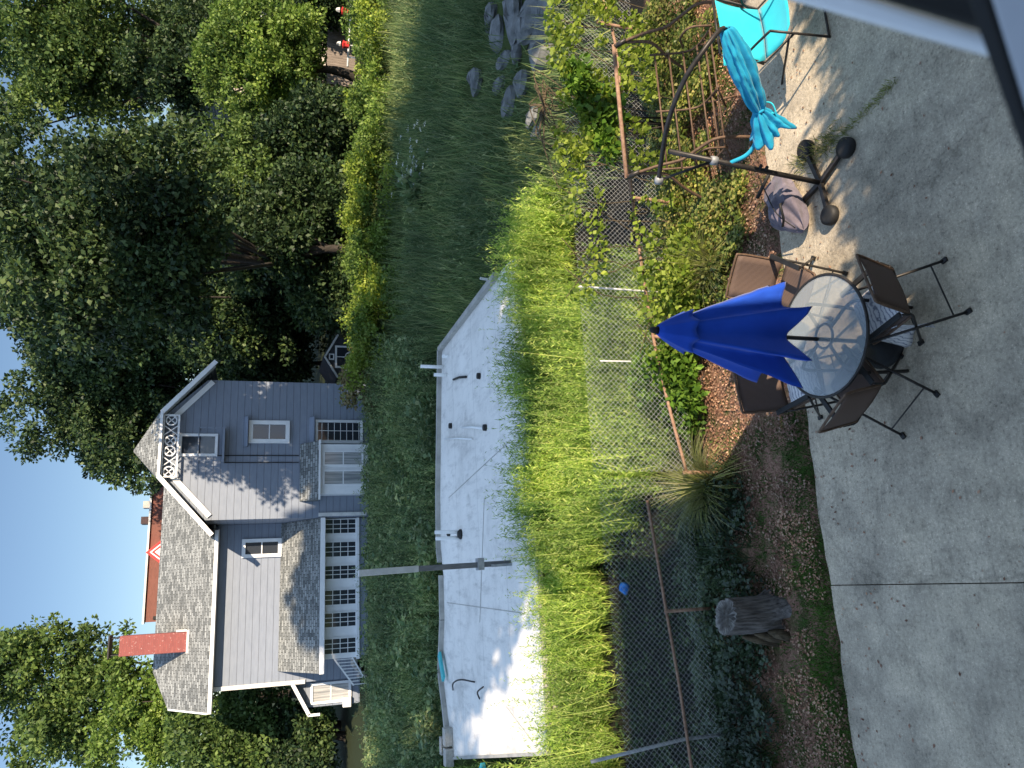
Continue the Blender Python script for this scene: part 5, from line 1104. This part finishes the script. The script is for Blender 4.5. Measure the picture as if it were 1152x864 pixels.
    for i, (px, py, r, h) in enumerate(cy_):
        d = ray(px, py); s = 27.2 / d[1]; c = EYE + d * s; g = gz(c[0], c[1])
        lo = [(c[0] + rng.normal() * .6 * r, c[1] - .4 + rng.normal() * .7, g + .1 + h * rng.uniform(.05, 1.05), .62 * r * rng.uniform(.4, .85), .75, .5) for _ in range(13)]
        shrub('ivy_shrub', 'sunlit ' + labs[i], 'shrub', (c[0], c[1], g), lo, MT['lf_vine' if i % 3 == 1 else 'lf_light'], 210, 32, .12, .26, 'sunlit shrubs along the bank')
    d = ray(428, 425); c = EYE + d * (28.5 / d[1]); g = gz(c[0], c[1])
    shrub('dry_shrub', 'sunlit browned shrub at the foot of the blue-grey house corner', 'shrub', (c[0], c[1], g), [(c[0] + a, c[1] + b, g + z, .6, .6, .45) for a, b, z in ((-.8, 0, .4), (0, .2, .9), (.7, 0, .8), (1.4, .1, .6), (.3, -.3, .4), (-.4, .3, 1.2))], MT['lf_dry'], 160, 24, .14, .3)
    for i, px in enumerate((267, 305)):
        pass
vegetation()

def trees():
    def lobes(px, py, Y, rx, rz, n, ry=None, sq=.5):
        c = ay(px, py, Y); out = []
        for _ in range(n):
            d = rand_dirs(1)[0] * rng.random() ** .4; k = rng.uniform(.24, .42); out.append((c[0] + d[0] * rx * .75, Y + d[1] * (ry or rx) * .7, c[2] + d[2] * rz * .75, rx * k, (ry or rx) * k, rz * k))
        return c, out
    def T(lab, px, py, Y, rx, rz, n, m, clumps, per, size, rad, tr=.3, grp='big trees behind the yard'):
        c, lo = lobes(px, py, Y, rx, rz, n); tree('tree', lab, (c[0], Y, float(gz(c[0], Y))), lo, MT[m], clumps, per, size, rad, tr, grp)
    # behind the blue house, round dark dome
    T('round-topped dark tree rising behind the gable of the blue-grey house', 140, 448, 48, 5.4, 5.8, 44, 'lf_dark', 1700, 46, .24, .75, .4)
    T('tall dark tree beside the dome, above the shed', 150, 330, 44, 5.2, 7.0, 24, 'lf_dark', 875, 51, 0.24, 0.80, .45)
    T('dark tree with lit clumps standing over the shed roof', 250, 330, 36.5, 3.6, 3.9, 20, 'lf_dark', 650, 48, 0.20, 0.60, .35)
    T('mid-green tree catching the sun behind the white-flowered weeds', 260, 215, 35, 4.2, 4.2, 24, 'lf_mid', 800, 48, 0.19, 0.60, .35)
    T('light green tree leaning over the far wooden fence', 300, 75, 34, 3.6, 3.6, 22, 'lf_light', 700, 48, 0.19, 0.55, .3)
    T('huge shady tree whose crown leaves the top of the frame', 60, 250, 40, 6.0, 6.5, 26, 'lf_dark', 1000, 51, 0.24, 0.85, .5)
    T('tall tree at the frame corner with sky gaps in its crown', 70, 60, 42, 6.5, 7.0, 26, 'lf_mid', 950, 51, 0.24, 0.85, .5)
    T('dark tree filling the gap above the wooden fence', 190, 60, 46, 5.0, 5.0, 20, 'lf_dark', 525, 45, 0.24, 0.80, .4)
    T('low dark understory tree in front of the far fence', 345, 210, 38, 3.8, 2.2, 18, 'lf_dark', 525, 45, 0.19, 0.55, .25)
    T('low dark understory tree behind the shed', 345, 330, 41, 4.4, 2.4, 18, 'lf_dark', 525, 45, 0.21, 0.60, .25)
    def W3(lab, x, y, zc, rx, rz, n, m, clumps, per, size, rad, tr, bx, by, grp='big trees behind the yard'):
        lo = []
        for _ in range(n):
            d = rand_dirs(1)[0] * rng.random() ** .4; k = rng.uniform(.24, .42); lo.append((x + d[0] * rx * .75, y + d[1] * rx * .75, zc + d[2] * rz * .75, rx * k, rx * k, rz * k))
        tree('tree', lab, (bx, by, float(gz(bx, by))), lo, MT[m], clumps, per, size, rad, tr, grp)
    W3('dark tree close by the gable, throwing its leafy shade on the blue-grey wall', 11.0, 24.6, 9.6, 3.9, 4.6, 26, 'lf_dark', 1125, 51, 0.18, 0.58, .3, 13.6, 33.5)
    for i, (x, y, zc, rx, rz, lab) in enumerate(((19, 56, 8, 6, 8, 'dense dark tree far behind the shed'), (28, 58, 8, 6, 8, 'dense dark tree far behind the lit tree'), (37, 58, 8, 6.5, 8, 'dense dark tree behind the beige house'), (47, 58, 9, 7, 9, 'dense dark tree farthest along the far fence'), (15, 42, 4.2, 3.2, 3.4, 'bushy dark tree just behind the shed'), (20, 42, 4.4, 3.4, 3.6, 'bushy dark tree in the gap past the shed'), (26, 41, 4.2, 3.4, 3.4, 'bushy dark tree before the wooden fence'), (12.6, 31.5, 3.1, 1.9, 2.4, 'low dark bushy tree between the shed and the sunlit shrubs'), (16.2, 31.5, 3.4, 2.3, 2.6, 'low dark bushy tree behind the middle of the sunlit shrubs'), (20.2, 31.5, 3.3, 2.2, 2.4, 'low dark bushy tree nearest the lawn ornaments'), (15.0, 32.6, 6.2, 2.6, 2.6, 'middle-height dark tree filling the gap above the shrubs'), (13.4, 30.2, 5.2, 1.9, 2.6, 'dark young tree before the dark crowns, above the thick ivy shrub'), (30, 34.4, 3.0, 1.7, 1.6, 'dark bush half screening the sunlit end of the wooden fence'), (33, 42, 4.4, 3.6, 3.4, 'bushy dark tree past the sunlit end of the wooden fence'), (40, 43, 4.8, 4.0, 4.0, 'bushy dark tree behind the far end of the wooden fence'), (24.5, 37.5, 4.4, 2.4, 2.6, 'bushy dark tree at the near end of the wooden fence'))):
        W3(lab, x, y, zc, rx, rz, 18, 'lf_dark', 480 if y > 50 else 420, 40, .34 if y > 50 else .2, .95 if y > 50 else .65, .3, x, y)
    T('dark tree wedged behind the light green one, hiding the tall trunks', 200, 75, 38.5, 2.9, 2.6, 16, 'lf_dark', 420, 40, .22, .5, .2)
    T('narrow dark tree between the gable corner and the shed roof', 300, 412, 41, 2.0, 3.4, 16, 'lf_dark', 360, 38, .22, .5, .2)
    # left of the house
    T('sunlit airy tree standing beyond the red chimney', 70, 790, 50, 5.0, 5.2, 24, 'lf_mid', 525, 45, 0.26, 0.75, .35, 'trees beyond the chimney end')
    T('dense green tree right behind the chimney end of the roof', 175, 800, 47, 3.6, 3.8, 18, 'lf_light', 475, 45, 0.23, 0.65, .3, 'trees beyond the chimney end')
    T('dull green tree beside the lean-to annex', 270, 830, 42, 3.4, 3.2, 18, 'lf_mid', 475, 45, 0.22, 0.60, .3, 'trees beyond the chimney end')
    T('low dark tree under the annex roof line', 345, 835, 40, 3.2, 1.9, 14, 'lf_dark', 400, 45, 0.20, 0.55, .25, 'trees beyond the chimney end')
    # off to the side, never in view: they shade the field and the roof
    def off(s, a, zc, r, rz, n, cl, lab):
        x = .928 * s - .371 * a; y = .371 * s + .928 * a; lo = []
        for _ in range(n):
            d = rand_dirs(1)[0] * rng.random() ** .4; k = rng.uniform(.32, .48); lo.append((x + d[0] * r * .75, y + d[1] * r * .75, zc + d[2] * rz * .75, r * k, r * k, rz * k))
        tree('tree', lab, (x, y, 0), lo, MT['lf_mid'], cl, 34, .62, 1.1, .16, 'trees beside the viewer\'s house')
    off(12.2, -4.5, 16.4, 6.0, 6.2, 26, 1500, 'shade tree outside the view nearest the viewer\'s house')
    off(8.6, -4.5, 14.6, 3.7, 4.0, 20, 700, 'shade tree outside the view beside the side wing')
    off(1.8, -9.0, 20.2, 4.6, 2.9, 18, 700, 'tall shade tree outside the view behind the viewer\'s house')
    off(20.5, -3.5, 8.9, 5.6, 4.6, 22, 1000, 'shade tree outside the view farther along the side yard')
trees()
